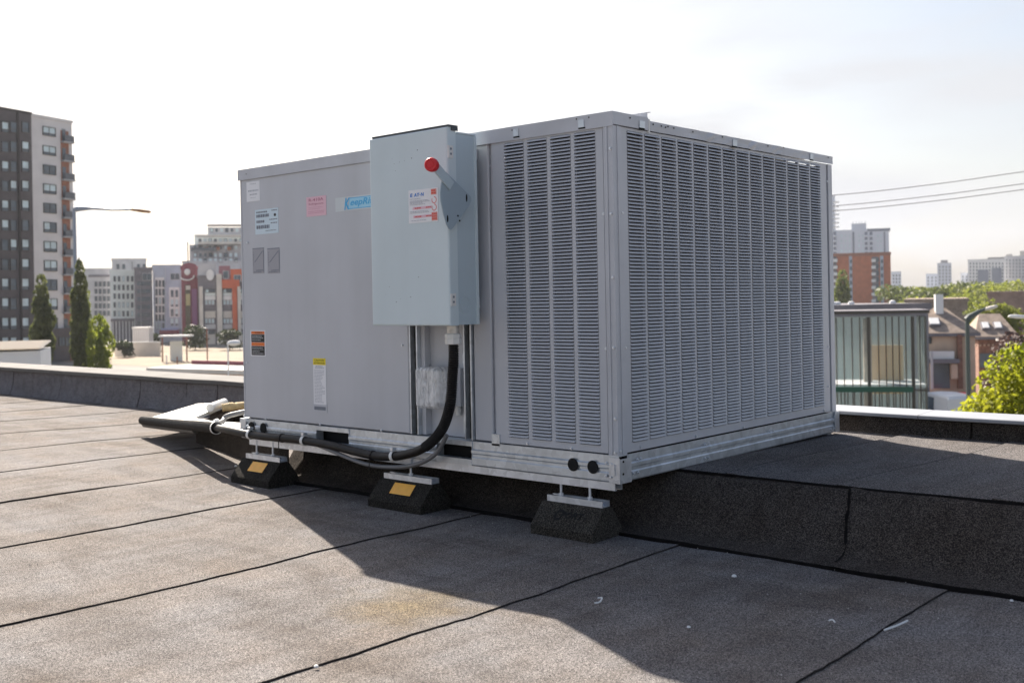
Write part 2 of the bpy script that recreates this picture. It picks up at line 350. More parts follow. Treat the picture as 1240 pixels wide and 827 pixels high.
for i in range(len(SEAMS)-1):
    a, b = SEAMS[i], SEAMS[i+1]
    y1 = PARY if b < -3.3 else (.9 if b < -2.4 else .25)
    near = a > -6
    n = int((y1+7.5)/(.035 if near else .12)); rows = []; lip = []
    for k in range(n+1):
        y = -7.5+(y1+7.5)*k/n; row = []
        xa = a - .05; xb = b + jag(b, y)
        N = 12 if near else 6
        for j in range(N+1):
            x = xa+(xb-xa)*j/N
            lift = lap(b, y)*(1-sstep(0, .12, xb-x)) - .004*(1-sstep(0, .2, (x-xa)/(xb-xa)))
            row.append((x, y, zroof(x, y)+lift))
        rows.append(row); lip.append([row[-1], (xb+.0005, y, zroof(xb, y)-.006)])
    m = MB(); m.grid([r[::-1] for r in rows]); m.grid([l[::-1] for l in lip], 1)
    m.build('felt_roll', [M_ROOF, M_BIT], roof, smooth=True)
    if near and b > -3.5:                        # bitumen that bled out along the lap
        rows = []
        y0 = -7.5; hid = -2.5 < b < -2.4
        for k in range(0, int((y1-y0)/.02)):
            y = y0+.02*k
            if hid and (y > -.55 or y < -1.6): continue
            x = b+jag(b, y); wd = max(.0002, .0006+.004*nz3(y*2.3, b*5, 2)+.004*nz3(y*11, b*2, 6)+.003*nz3(y*37, b, 1))
            if b < -2.4: wd *= .45
            rows.append([(x-.001, y, zroof(x, y)+lap(b, y)+.0002), (x+wd*.5, y, zroof(x, y)+.0005), (x+wd+.0005, y, zroof(x, y)-.0025)][::-1])
        if len(rows) > 2: MB().grid(rows).build('bitumen_bleed', M_BIT, roof, smooth=True)
# felt dressed from the lower roof up the step, in lengths
STEP = [(.055, .007), (.10, .009), (.155, .014), (.185, .03), (.22, .07), (.27, .118), (.33, .168), (.352, .180), (.375, .184)]
def stepz(x): return .010*sstep(.5, 1.5, x)
upper = thing('upper_roof', None, None, (0, .36, 0), kind='structure')
cuts = [-2.05, -1.3, -.24, .715, 1.95, 3.4, 5.5]
for i in range(len(cuts)-1):
    a, b = cuts[i], cuts[i+1]; rows = []
    n = int((b-a)/.03)
    for k in range(n+1):
        t = k/n; row = []
        for q, (y, z) in enumerate(STEP):
            x = a+(b-a)*t
            if k == 0: x += .004*nz3(z*30, a)
            if k == 0: x += .0
            x -= .36*max(0, y-.17)
            dy = .012*nz3(x*1.1, 1.5, 2) + (.006*nz3(x*8, 3, 3) if q == 0 else 0)
            dz = .006*nz3(x*2.2, z*9, 4)
            row.append((x, y+dy, z*(1+stepz(x)/.19)+dz*(.2 if q < 2 else 1)))
        rows.append(row)
    # the lap: first edge stands proud of its neighbour
    for r in range(2): rows[r] = [(x, y-.006, z+.003) for x, y, z in rows[r]]
    if i > 0: rows.insert(0, [(x-.003, y+.01, z-.008) for x, y, z in rows[0]])
    m = MB(); m.grid(rows)
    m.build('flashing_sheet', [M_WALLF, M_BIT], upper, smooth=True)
    if i > 0:
        rr = []
        for t in range(40):
            f = 1+t/40*(len(STEP)-2.2); q = int(f); y = STEP[q][0]+(STEP[q+1][0]-STEP[q][0])*(f-q); z = STEP[q][1]+(STEP[q+1][1]-STEP[q][1])*(f-q)
            x = a+.006*nz3(t*.2, a)-.36*max(0, y-.17); wd = .0065+.005*nz3(t*.5, a, 3)
            rr.append([(x-wd, y-.009, z+.004+stepz(a)*z/.19), (x+wd*.4, y-.012, z+.006+stepz(a)*z/.19)])
        MB().grid(rr).build('bitumen_bleed', M_BITD, upper)
rr = []
for k in range(int(7.5/.02)):
    x = -2.05+.02*k; y = .055+.012*nz3(x*1.1, 1.5, 2)+.006*nz3(x*8, 3, 3); wd = max(.0008, .0015+.003*nz3(x*4, 2, 7)+.0025*nz3(x*17, 5))
    rr.append([(x, y+.002, .0085), (x, y-wd*.5, .006), (x, y-wd-.001, zroof(x, y)-.001)])
MB().grid(rr).build('bitumen_bleed', M_BITD, upper)
# top of the step: rolls running away from the edge
tops = [-2.05, -1.4, -.7, .19, .60, 1.075, 1.9, 2.8, 3.7, 5.5]
drift = {.19: .05, .60: .09, 1.075: .10}
for i in range(len(tops)-1):
    a, b = tops[i], tops[i+1]; rows = []; lip = []; n = 50
    for k in range(n+1):
        y = .36+(PARY-.36)*k/n; row = []
        xa = a+drift.get(a, 0)*(y-.36)/1.1+jag(a, y)*.8; xb = b+drift.get(b, 0)*(y-.36)/1.1+.04
        for j in range(11):
            x = xa+(xb-xa)*j/10
            z = .190-.012*sstep(.4, 1.7, y)+stepz(x)*(1-sstep(.4, 1.5, y)*.6)+.004*nz3(x*1.2, y*1.1, 7)+.004*(1-sstep(0, .1, x-xa))-.004*sstep(.75, 1, j/10)
            yy = y
            if k == 0: yy += .006*nz3(x*7, 2, 2)+.004*nz3(x*23, 1); z -= .001
            row.append((x, yy, z))
        if k == 0: rows.append([(x, y+.004, z-.007) for x, y, z in row])
        rows.append(row); lip.append([(row[0][0], row[0][1], row[0][2]-.007), row[0]])
    m = MB(); m.grid([r[::-1] for r in rows]); m.grid(lip, 1)
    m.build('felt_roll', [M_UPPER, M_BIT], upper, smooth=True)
    rr = []
    for l in lip[1:]:
        x, y, z = l[1]; wd = max(.002, .007+.005*nz3(y*9, a, 2)+.004*nz3(y*27, a))
        rr.append([(x+.001, y, z+.0008), (x-wd*.5, y, z-.0025), (x-wd-.003, y, z-.0075)])
    MB().grid(rr).build('bitumen_bleed', M_BITD, upper)
rr = []
for k in range(int(7.5/.02)):
    x = -2.04+.02*k; wd = max(.001, .003+.004*nz3(x*4, 9, 7)+.003*nz3(x*15, 5)); y = .36+.006*nz3(x*7, 2, 2)+.004*nz3(x*23, 1); z = .190+stepz(x)
    rr.append([(x, y-.0015, z-.001), (x, y-.004-wd*.3, z-.004-wd*.4), (x, y-.004-wd*.8, z-.006-wd)])
MB().grid(rr).build('bitumen_bleed', M_BITD, upper)
MB().box((-2.04, .40, -.02), (5.5, 1.70, .165)).build('roof_deck', M_BIT, upper)
MB().box((-16.4, -7.5, G), (5.5, 1.98, -.06)).build('building_shell', mat('brown_brick_shell', (.22, .15, .11), .9, var=.2, vs=3), roof)

# ------------------------------------------------------------------ parapet (one wall, lower part to the left, higher by the upper roof)
def parapet(label, x0, x1, zb, zc, seams, capmat, cuts, lip=.036, dp=.225, rise=.016, pm=None):
    t = thing('parapet_wall', label, 'wall', (x0, PARY+.1, zb))
    MB().box((x0, PARY+.012, zb-.3), (x1, PARY+dp-.025, zc-.02)).build('wall_core', M_BIT, t)
    xs = [x0]+seams+[x1]
    for a, b in zip(xs, xs[1:]):
        rows = []; n = max(4, int((b-a)/.06)); dy = random.uniform(-.004, .004)
        for k in range(n+1):
            x = a+.004+(b-a-.008)*k/n; row = []
            for q in range(7):
                f = q/6; z = zb-.02+(zc-.025-zb+.02)*f; y = PARY-.05*(1-f)**3 + dy + .004*nz3(x*3, z*8, 3)
                sl = .03*(f-.5)*(1 if (k == 0 or k == n) else 0)*nz3(a*9, 1)
                row.append((x+sl, y, z))
            rows.append(row)
        rows = [[(x, PARY+.012, z) for x, y, z in rows[0]]]+rows+[[(x, PARY+.012, z) for x, y, z in rows[-1]]]
        MB().grid(rows).build('felt_panel', pm or M_PANEL, t, smooth=True)
    ce = [x0]+cuts+[x1]
    for i, (a, b) in enumerate(zip(ce, ce[1:])):
        m = MB(); n = max(2, int((b-a)/.15)); rows = []
        for k in range(n+1):
            x = a+.0015+(b-a-.003)*k/n; w_ = .0035*nz3(x*1.7, 5, i)
            rows.append([(x, PARY-.028, zc-lip+w_), (x, PARY-.034, zc-lip+.004+w_), (x, PARY-.034, zc-.003+w_), (x, PARY-.030, zc+w_), (x, PARY+dp, zc+rise+w_*.5), (x, PARY+dp+.007, zc+rise-.004+w_*.5), (x, PARY+dp+.007, zc-.05)])
        i0 = len(m.m); m.grid(rows)
        for k in range(len(m.m)):
            if k % 6 in (0, 1): m.m[k] = 1
        m.build('cap_flashing', [capmat, M_CAPB if capmat is M_CAP else capmat], t)
    return t
sx = sorted([-12.5, -11.2, -10] + [onz(u, v, -.03).x for u, v in ((20, 476), (74, 482), (131, 487), (176, 491), (237, 496), (280, 499))])
parapet('low parapet with pale metal cap and dark felt panels behind the lower roof', -16.4, -2.7, -.03, .225, sx, M_CAP, [-13.6, -11.3, ony(38, 448, PARY).x, -5.9, -4.0])
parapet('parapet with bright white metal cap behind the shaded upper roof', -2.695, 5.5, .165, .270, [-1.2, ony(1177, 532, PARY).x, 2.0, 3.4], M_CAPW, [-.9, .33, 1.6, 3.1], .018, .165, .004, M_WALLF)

# ================================================================== ROOFTOP UNIT
L, D, ZB, ZT = 2.1218, 1.645, .28, 1.42
unit = thing('rooftop_air_conditioner', 'large grey packaged rooftop air conditioner with louvred panels on a galvanised base', 'air conditioner', (-L/2, D/2, .188))
# core
MB().box((-L+.02, .06, ZB), (-.06, D-.02, ZT-.05)).build('coil', M_COIL, unit)
screw_pts = []
def scr(p, n): screw_pts.append((V(p), V(n)))
def front(u, v, y=0): return ony(u, v, y)
# vertical joints of the front face (pixels -> x)
xA0, xA1 = -L+.012, X(495, 450)
xG0, xG1 = X(496.5, 450), X(506, 450)
xR1 = X(562, 450); xS1 = X(572, 450); xP0 = X(573, 450); xP1 = X(592, 300); xV0 = X(598, 320); xV1 = X(733, 350)
# access panel
def sheet(name, x0, x1, z0, z1, y=0, th=.02, mt=M_GRAY, bev=.004):
    m = MB()
    m.box((x0+bev, y, z0+bev), (x1-bev, y+th, z1-bev))
    # rolled edges
    a = [(x0+bev, z0+bev), (x1-bev, z0+bev), (x1-bev, z1-bev), (x0+bev, z1-bev)]; b = [(x0, z0), (x1, z0), (x1, z1), (x0, z1)]
    for i in range(4):
        j = (i+1) % 4
        m.face([(a[i][0], y, a[i][1]), (b[i][0], y+bev, b[i][1]), (b[j][0], y+bev, b[j][1]), (a[j][0], y, a[j][1])][::-1])
        m.face([(b[i][0], y+bev, b[i][1]), (b[i][0], y+th, b[i][1]), (b[j][0], y+th, b[j][1]), (b[j][0], y+bev, b[j][1])][::-1])
    return m.build(name, mt, unit)
ZP1 = ZT-.046
accp = sheet('access_panel', xA0, xA1, ZB+.002, ZP1)
MB().box((-L, .002, ZB), (-L+.010, .03, ZP1)).build('corner_post', M_GRAY, unit)
MB().box((-L, .032, ZB), (-L+.004, D, ZP1)).build('end_panel', M_GRAY, unit)
MB().box((-L, D-.018, ZB), (0, D, ZP1)).build('back_panel', M_GRAY, unit)
# recessed wiring bay under the disconnect
MB().box((xG0, .050, ZB), (xS1, .058, ZP1)).build('wiring_panel', M_GRAY, unit)
bay = MB()
bay.box((xG0, -.002, ZB+.002), (xG0+.006, .049, ZP1)); bay.box((xG1-.006, -.002, ZB+.002), (xG1, .049, ZP1))
bay.box((xR1, -.002, ZB+.002), (xR1+.006, .049, ZP1)); bay.box((xS1-.007, -.004, ZB+.002), (xS1, .049, ZP1))
bay.build('galvanised_channel', M_GALV, unit)
b2 = MB(); b2.box((xG0+.007, .020, ZB+.003), (xG1-.007, .045, ZP1-.01)); b2.box((xR1+.007, .020, ZB+.003), (xS1-.008, .045, ZP1-.01))
b2.build('channel_liner', mat('scuffed_dark_steel', (.06, .06, .058), .5, .5, var=.6, vs=30), unit)
MB().box((xG1+.001, .018, ZB+.002), (xG1+.022, .049, ZP1)).build('wiring_trim', M_GRAY, unit)
MB().box((X(551, 480)-.0, .044, Z(540, 525)), (X(560, 480), .049, Z(560, 430))).build('cover_plate', M_GALV, unit)
sheet('filler_panel', xP0, xP1, ZB+.002, ZP1, y=.004)
MB().box((xP1+.002, .016, ZB+.002), (xV0-.002, .024, ZP1)).build('screw_strip', M_GRAY, unit)
MB().box((xP1+.0, -.004, ZB-.01), (xV0+.016, .015, ZB+.032)).build('corner_tab', M_GALV, unit)
# louvred panels
def blade_mesh(w, along):
    """one stamped louvre, outward lip at its foot; origin at its upper near corner"""
    h, o = .0081, .0066
    prof = [(0.002, 0), (-.0022, -.0016), (-o*.8, -h*.62), (-o, -h), (-o+.0012, -h), (-o*.55, -h*.55)]
    m = MB(); rows = []
    for x in (0, .006, w-.006, w):
        ins = .35 if x in (0, w) else 1
        rows.append([((x, p*ins, z) if along == 'x' else (-p*ins, x, z)) for p, z in prof])
    m.grid(rows if along == 'x' else [r[::-1] for r in rows])
    return m
def louvre_panel(face, s0, s1, z0, z1, cols, rz0, rz1, nrow):
    """sheet with column openings; s runs along x (front) or y (side)"""
    m = MB()
    def bx(a, b, c, d, t0=0., t1=.012):
        if face == 'x': m.box((a, t0, c), (b, t1, d))
        else: m.box((-t1, a, c), (-t0, b, d))
    bx(s0, s1, rz1, z1); bx(s0, s1, z0, rz0)
    edges = [s0]+[q for c in cols for q in c]+[s1]
    for i in range(0, len(edges), 2): bx(edges[i], edges[i+1], rz0, rz1)
    return m.build('louvred_panel', M_GRAY, unit)
zl0, zl1 = Z(710, 538), Z(707, 160)
NR = 89
fcols = [(X(613.5, 350), X(637, 350)), (X(641.5, 350), X(665, 350)), (X(669.5, 350), X(694, 350)), (X(698.5, 350), X(724, 350))]
fp = louvre_panel('x', xV0, xV1, ZB+.002, ZP1, fcols, zl0, zl1, NR)
pitch = (zl1-zl0)/NR
rest = MB(); nb = 0
for ci in (3, 2, 1, 0):
    a, b = fcols[ci]; me = None
    for r in range(NR):
        z = zl1-.0005-pitch*r
        if nb < 300:
            if me is None:
                o = blade_mesh(b-a, 'x').build('louvre', M_GRAY, fp, loc=(0, 0, 0)); me = o.data
                o.location = V((a, 0, z))-unit.location
            else: place(me, 'louvre', fp, (a, 0, z))
            nb += 1
        else:
            q = blade_mesh(b-a, 'x'); i = len(rest.v)
            rest.v += [(x+a, y, zz+z) for x, y, zz in q.v]; rest.f += [tuple(k+i for k in f) for f in q.f]; rest.m += q.m
yS0, yS1 = YR(758.5, 350), YR(1000, 350)
c0, c1 = YR(759.5, 300, 0), YR(992.5, 300, 0)
sy0, sy1 = YR(761, 340), YR(996, 340)
NC = 14; cw = (sy1-sy0)/NC
scols = [(sy0+cw*k+.006, sy0+cw*(k+1)-.006) for k in range(NC)]
zs1, zs0 = onx(775, 161, 0).z, onx(775, 534, 0).z
sp_ = louvre_panel('y', yS0-.012, sy1+.055, ZB+.002, ZP1, scols, zs0, zs1, NR)
tag(sp_, 'wide side panel with fourteen columns of louvres')
NRS = int(round((zs1-zs0)/pitch))
for a, b in scols:
    q = blade_mesh(b-a, 'y')
    for r in range(NRS):
        z = zs1-.0005-(zs1-zs0)/NRS*r; i = len(rest.v)
        rest.v += [(x, y+a, zz+z) for x, y, zz in q.v]; rest.f += [tuple(k+i for k in f) for f in q.f]; rest.m += q.m
ro = rest.build('louvre_rows', M_GRAY, unit); ro['kind'] = 'stuff'
# corner posts of the condenser end
cp = MB(); cp.box((xV1+.004, -.003, ZB-.004), (0.003, .012, ZP1)); cp.box((-.012, .0125, ZB-.004), (.003, yS0-.016, ZP1))
cp.box((-.026, -.0065, ZB+.0), (-.018, -.0035, ZP1)); cp.box((.0035, .020, ZB), (.006, .027, ZP1))
cp.build('corner_post', M_LID, unit)
MB().box((-.05, yS0-.015, ZB+.003), (-.022, D-.03, ZB+.02)).build('coil_sill', M_DARK, unit)
MB().box((-.045, sy1+.057, ZB+.003), (-.020, D-.040, ZP1)).build('shadow_gap', M_DARK, unit)
MB().box((-.020, D-.036, ZB-.002), (.003, D+.002, ZP1)).build('corner_post', M_LID, unit)
# lid in two pieces with a standing seam
yj = YR(783, 150)
lid = MB(); lid.box((-L-.006, -.007, ZP1+.003), (.007, yj, ZT)); lid.box((-L-.006, -.007, ZP1-.003), (.007, -.004, ZP1+.003)); lid.build('lid', M_LID, unit)
l2 = MB(); rows = []; n = 40
for k in range(n+1):
    y = yj+.012+(D+.006-yj-.012)*k/n; d = .0022*nz3(y*9, 2)+.0012*nz3(y*31, 4)+(.004*nz3(y*22, 8) if .55 < y < 1.15 else 0)
    rows.append([(.0065+d, y, ZP1+.002+d*.6), (.0065-d, y, ZP1+.02), (.0065+d, y, ZT-.010+abs(d)*.8), (-L-.006, y, ZT-.009)])
l2.grid(rows); l2.build('lid', M_LID, unit)
MB().box((-L-.006, yj-.003, ZT+.0005), (.004, yj+.0, ZT+.017)).box((-L-.006, yj-.003, ZT+.0175), (.012, yj+.008, ZT+.0195)).build('standing_seam', M_LID, unit)
MB().box((.001, yj+.001, ZP1-.004), (.0075, yj+.0095, ZT-.004)).build('seam_end', M_WHITEP, unit)
# lid clips
for u, v in ((625, 161), (704, 150)):
    p = front(u, v, -.007); MB().box((p.x-.012, -.0095, p.z-.013), (p.x+.012, -.0072, p.z+.013)).box((p.x-.012, -.009, p.z-.018), (p.x+.016, -.0072, p.z-.0135), 1).build('lid_clip', [M_GALV, M_HOLE], unit)
for u, v in ((777.5, 151), (890, 173.5), (983, 190)):
    p = onx(u, v, .009); MB().box((.008, p.y-.016, p.z-.012), (.0105, p.y+.016, p.z+.012)).box((.008, p.y-.018, p.z-.018), (.010, p.y+.014, p.z-.0125), 1).build('lid_clip', [M_GALV, M_HOLE], unit)
# holes in the lid
hm = MB()
for u, v in ((620, 158), (698, 144.5), (713, 142.5), (298, 211)):
    p = front(u, v, -.0075); hm.prism([(p.x+.0028*cos(t*pi/4), -.0071, p.z+.0028*sin(t*pi/4)) for t in range(8)], (0, -.0006, 0))
for u, v in ((763, 143), (791, 151), (801, 153), (806, 154.5), (809, 153.5), (816, 155.5), (839, 160), (875, 166), (930, 177), (949, 179), (1003, 191)):
    p = onx(u, v, .0085); hm.prism([(.0084, p.y+.004*cos(t*pi/4), p.z+.0030*sin(t*pi/4)) for t in range(8)], (.0006, 0, 0))
hm.build('lid_holes', M_HOLE, unit)['kind'] = 'stuff'
# screws
for u, v in ((300, 294), (299, 439), (487, 418), (296, 503), (322, 507), (388, 514), (462, 521)): scr(front(u, v, -.001), (0, -1, 0))
for u, v in ((593, 201), (594, 275), (595, 349), (596, 423), (597.5, 499)): scr(front(u, v, .015), (0, -1, 0))
for u, v in ((639, 537), (692, 543), (731, 259), (734, 422)): scr(front(u, v, -.001), (0, -1, 0))
for u, v in ((739, 180), (740, 259), (742, 336), (743, 421), (745, 507), (745, 548)): scr(front(u, v, -.004), (0, -1, 0))
for u, v in ((753, 258), (757, 421), (776, 541), (843, 528), (900, 517), (998, 497)): scr(onx(u, v, .001), (1, 0, 0))
for u, v in ((751, 546),): scr(onx(u, v, .004), (1, 0, 0))
for u, v in ((1001, 220), (1003, 420), (1003, 468)): scr(onx(u, v, .001), (1, 0, 0))

# ------------------------------------------------------------------ base rail
ZR0, ZR1 = .188, .277
PROF = [(-.004, ZR1), (-.004, ZR1-.028), (-.010, ZR1-.032), (-.010, ZR1-.042), (-.005, ZR1-.047), (-.005, ZR1-.056), (-.0085, ZR1-.060), (-.0085, ZR0+.004), (-.006, ZR0), (.02, ZR0)]
slots = [(X(385, 528), X(424, 528)), (X(531, 548), X(573, 548))]
xs = [-L-.01, slots[0][0], slots[0][1], slots[1][0], slots[1][1], .006]
m = MB()
for i in (0, 2, 4):
    if i < 4 or True:
        a, b = xs[i], xs[i+1]
        m.grid([[(a, y, z) for y, z in PROF], [(b, y, z) for y, z in PROF]][::-1])
    if i < 4:
        a, b = xs[i+1], xs[i+2]
        m.box((a, -.008, ZR1-.018), (b, .010, ZR1)); m.box((a, -.010, ZR0), (b, .02, ZR0+.022))
        m.box((a-.002, -.0075, ZR0), (a, .03, ZR1-.002)); m.box((b, -.0075, ZR0), (b+.002, .03, ZR1-.002))
m.box((-L-.01, .0, ZR1-.003), (.004, .05, ZR1+.0005))
rail = m.build('base_rail', M_GALV, unit)
MB().box((-L, .05, ZR0+.002), (-.02, D-.03, ZR1-.004)).build('base_pan', M_DARK, unit)
m = MB()
def sidep(y): return [(.004-(p-(-.004))*1.0, y, z) for p, z in PROF]
m.grid([sidep(.045), sidep(D+.008)]); m.box((.0, D+.002, ZR0), (.012, D+.010, ZR1))
m.build('base_rail', M_GALV, unit)
m = MB(); m.box((-.030, -.0125, ZR0-.002), (.0145, -.0105, ZR1-.006)); m.box((.0125, -.0105, ZR0-.002), (.0145, .055, ZR1-.010))
m.box((-.019, -.0165, ZR0+.024), (-.004, -.0126, ZR0+.062)); m.build('rail_corner_bracket', M_ZINC, unit)
m = MB(); m.box((-L-.014, -.0125, ZR0+.01), (-L+.030, -.0105, ZR1)); m.box((-L-.014, -.0105, ZR0+.01), (-L-.012, .05, ZR1)); m.build('rail_corner_bracket', M_ZINC, unit)
m = MB(); m.box((.0105, D-.03, ZR0), (.0130, D+.010, ZR1)); m.box((-.03, D+.0105, ZR0), (.0130, D+.0125, ZR1)); m.build('rail_corner_bracket', M_ZINC, unit)
hm = MB()
for u, v in ((693.5, 562.5), (717.5, 565.5), (304.5, 517), (318.5, 518.5)):
    p = front(u, v, -.012); rr_ = .0225 if u > 500 else .024
    MB().prism([(p.x+rr_*cos(t*pi/12), -.0104, p.z+rr_*sin(t*pi/12)) for t in range(24)], (0, -.0012, 0)).build('lifting_hole', M_HOLE, unit)
for u, v in ((755, 559), (755, 574)):
    p = onx(u, v, .015); hm.prism([(.0146, p.y+.005*cos(t*pi/5), p.z+.004*sin(t*pi/5)) for t in range(10)], (.0006, 0, 0))
hm.build('bracket_holes', M_HOLE, unit)['kind'] = 'stuff'
for u, v in ((734, 560.5), (740, 562), (734, 576), (740, 577.5)): scr(front(u, v, -.0165 if False else -.0128), (0, -1, 0))
for u, v in ((772, 556), (776, 555), (767, 573), (773, 572), (854, 538), (858, 537), (854, 555), (858, 554), (932, 522), (936, 521)): scr(onx(u, v, .012), (1, 0, 0))
for u, v in ((1006, 506), (1010, 505), (1006, 520), (1010, 519)): scr(onx(u, v, .0135), (1, 0, 0))
# slotted strut under the front rail
def channel(x0, x1, y0, y1, z0, z1, name, parent, mt=M_ZINC, t=.003):
    m = MB(); m.box((x0, y0, z0), (x1, y0+t, z1)); m.box((x0, y1-t, z0), (x1, y1, z1)); m.box((x0, y0+t, z0), (x1, y1-t, z0+t))
    m.box((x0, y0+t, z1-t), (x1, y0+t+.007, z1)); m.box((x0, y1-t-.007, z1-t), (x1, y1-t, z1))
    return m.build(name, mt, parent)
m = MB(); x0, x1 = X(303, 540), -.012
for a in (-.004, .034): m.box((x0, a, .160), (x1, a+.003, .1865))
m.box((x0, -.001, .1835), (x1, .034, .1865)); m.box((x0, -.001, .160), (x1, .007, .163)); m.box((x0, .026, .160), (x1, .034, .163))
m.build('support_strut', M_ZINC, unit)
m = MB(); m.box((-L, D-.06, .1655), (-.01, D-.02, .187)); m.build('support_strut', M_ZINC, unit)
# screws share one mesh
sm = MB(); n = 8
ringo = [(.0042*cos(2*pi*k/n), .0042*sin(2*pi*k/n)) for k in range(n)]
sm.grid([[(a*1.35, b*1.35, 0) for a, b in ringo], [(a*1.35, b*1.35, .0012) for a, b in ringo], [(a, b, .0012) for a, b in ringo], [(a*.9, b*.9, .0045) for a, b in ringo]], 0, True)
sm.face([(a*.9, b*.9, .0045) for a, b in ringo])
first = None
for p, nn in screw_pts:
    rot = nn.to_track_quat('Z', 'Y').to_euler()
    if first is None:
        o = sm.build('screw', M_ZINC, unit, loc=(0, 0, 0)); first = o.data; o.location = p-unit.location; o.rotation_euler = rot
    else: place(first, 'screw', unit, p, rot)

# ------------------------------------------------------------------ labels on the access panel
def decal(name, u0, v0, u1, v1, m, parent, y=0., label=None, slant=None):
    """flat sticker whose edges follow two pixel corners on plane y"""
    a = front(u0, v1, y); b = front(u1, v0, y)
    o = MB().box((a.x, y-.0012, a.z), (b.x, y-.0002, b.z)).build(name, m, parent)
    if label: o['label'] = label
    return o, a, b
def lines(parent, a, b, specs, y, m, name='print_lettering'):
    """rows of small print: (f0, f1, top, bottom) fractions of the sticker"""
    q = MB(); w_, h_ = b.x-a.x, b.z-a.z
    for f0, f1, t0, t1 in specs:
        n = max(1, int((f1-f0)*w_/.012)); x = a.x+f0*w_
        while x < a.x+f1*w_-.002:
            ww = random.uniform(.004, .014); e = min(x+ww, a.x+f1*w_)
            q.box((x, y-.0016, b.z-t1*h_), (e, y-.00125, b.z-t0*h_)); x = e+.0028
    o = q.build(name, m, parent); o['kind'] = 'stuff'; return o
YA = 0.0
o, a, b = decal('paper_label', 299, 219, 314.5, 245, M_WHITE, unit, YA, 'small white paper label near the top corner')
# sticker heights are read at one edge so they stay rectangular on the sheet
lines(o, a, b, [(.25, .75, .10, .13), (.12, .9, .42, .50), (.25, .8, .62, .68), (.3, .7, .8, .83)], YA, M_INKF)
o, a, b = decal('rating_plate', 309.5, 251.5, 337, 284.5, M_LBLUE, unit, YA, 'pale blue rating plate with rows of print')
lines(o, a, b, [(.06, .55, .08, .14), (.06, .62, .20, .32), (.72, .95, .06, .1), (.06, .4, .44, .54), (.62, .95, .42, .46), (.06, .62, .64, .78), (.68, .95, .56, .6), (.45, .9, .86, .89)], YA, M_INK)
MB().prism([(a.x+(b.x-a.x)*(.86+.05*cos(t*pi/6)), YA-.0013, a.z+(b.z-a.z)*(.73+.06*sin(t*pi/6))) for t in range(12)], (0, -.0004, 0)).build('black_dot', M_INKB, o)
o, a, b = decal('refrigerant_label', 371.5, 236.5, 395, 263, M_PINK, unit, YA, 'pink refrigerant sticker')
w_, h_ = b.x-a.x, b.z-a.z
text('R-410A', 'lettering', M_INKP, o, V((a.x+w_*.13, YA-.0016, a.z+h_*.76)), EX, EZ, w_*.74, h_*.15, .012)
text('Refrigerant', 'lettering', M_INKP, o, V((a.x+w_*.13, YA-.0016, a.z+h_*.55)), EX, EZ, w_*.74, h_*.13, .004)
lines(o, a, b, [(.12, .88, .54, .56), (.12, .7, .62, .64), (.1, .9, .74, .77), (.1, .9, .82, .85)], YA, mat('ink_pale_pink', (.62, .30, .40), .6))
o, a, b = decal('maker_badge', 406.5, 233.5, 463, 257, mat('badge_silver', (.60, .64, .66), .4), unit, YA, 'silver badge with blue slanted lettering')
w_, h_ = b.x-a.x, b.z-a.z
bd = MB(); x_ = a.x+w_*.27
bd.prism([(x_, YA-.0013, a.z+h_*.10), (x_+w_*.66, YA-.0013, a.z+h_*.10), (x_+w_*.71, YA-.0013, a.z+h_*.90), (x_+w_*.05, YA-.0013, a.z+h_*.90)], (0, -.0003, 0), 0)
bd.prism([(x_+.004, YA-.0017, a.z+h_*.15), (x_+w_*.65, YA-.0017, a.z+h_*.15), (x_+w_*.695, YA-.0017, a.z+h_*.85), (x_+w_*.055, YA-.0017, a.z+h_*.85)], (0, -.0003, 0), 1)
bd.build('badge_field', [M_PRINTC, M_PRINTL], o)
text('K', 'lettering', M_PRINTC, o, V((a.x+w_*.20, YA-.0026, a.z+h_*.08)), EX, EZ, w_*.13, h_*.84, .03, .25)
text('eepRite', 'lettering', M_PRINTC, o, V((a.x+w_*.335, YA-.0026, a.z+h_*.20)), EX, EZ, w_*.56, h_*.60, .02, .25)
o, a, b = decal('warning_label', 304, 400, 321.5, 431, M_WHITE, unit, YA, 'orange and black warning sticker')
w_, h_ = b.x-a.x, b.z-a.z
q = MB()
for t0, t1, k in ((.04, .15, 1), (.16, .46, 0), (.47, .60, 1), (.61, .96, 0)):
    q.box((a.x+w_*.06, YA-.0016, b.z-h_*t1), (b.x-w_*.06, YA-.00125, b.z-h_*t0), k)
q.build('warning_bands', [M_INKB, M_LORANGE], o)
lines(o, a, b, [(.12, .78, .21, .25), (.12, .86, .28, .31), (.12, .7, .36, .39), (.12, .8, .66, .69), (.12, .86, .73, .75), (.12, .6, .80, .83), (.12, .86, .88, .91)], YA-.0005, mat('ink_pale', (.45, .47, .48), .6))
text('WARNING', 'lettering', M_INKB, o, V((a.x+w_*.3, YA-.0020, b.z-h_*.13)), EX, EZ, w_*.5, h_*.06, .01)
o, a, b = decal('caution_label', 380.5, 434, 394.5, 498, M_WHITE, unit, YA, 'tall white caution sticker with yellow head')
w_, h_ = b.x-a.x, b.z-a.z
MB().box((a.x, YA-.0016, b.z-h_*.125), (b.x, YA-.00125, b.z)).build('caution_band', M_YEL, o)
text('CAUTION', 'lettering', M_INKB, o, V((a.x+w_*.12, YA-.0020, b.z-h_*.055)), EX, EZ, w_*.76, h_*.034, .01)
text('ATTENTION', 'lettering', M_INKB, o, V((a.x+w_*.08, YA-.0020, b.z-h_*.108)), EX, EZ, w_*.84, h_*.034, .01)
lines(o, a, b, [(.2, .75, .14, .16), (.15, .85, .17, .19)]+[(.08, random.uniform(.6, .92), t, t+.012) for t in [.22+.027*k for k in range(23)]], YA, M_INKF)
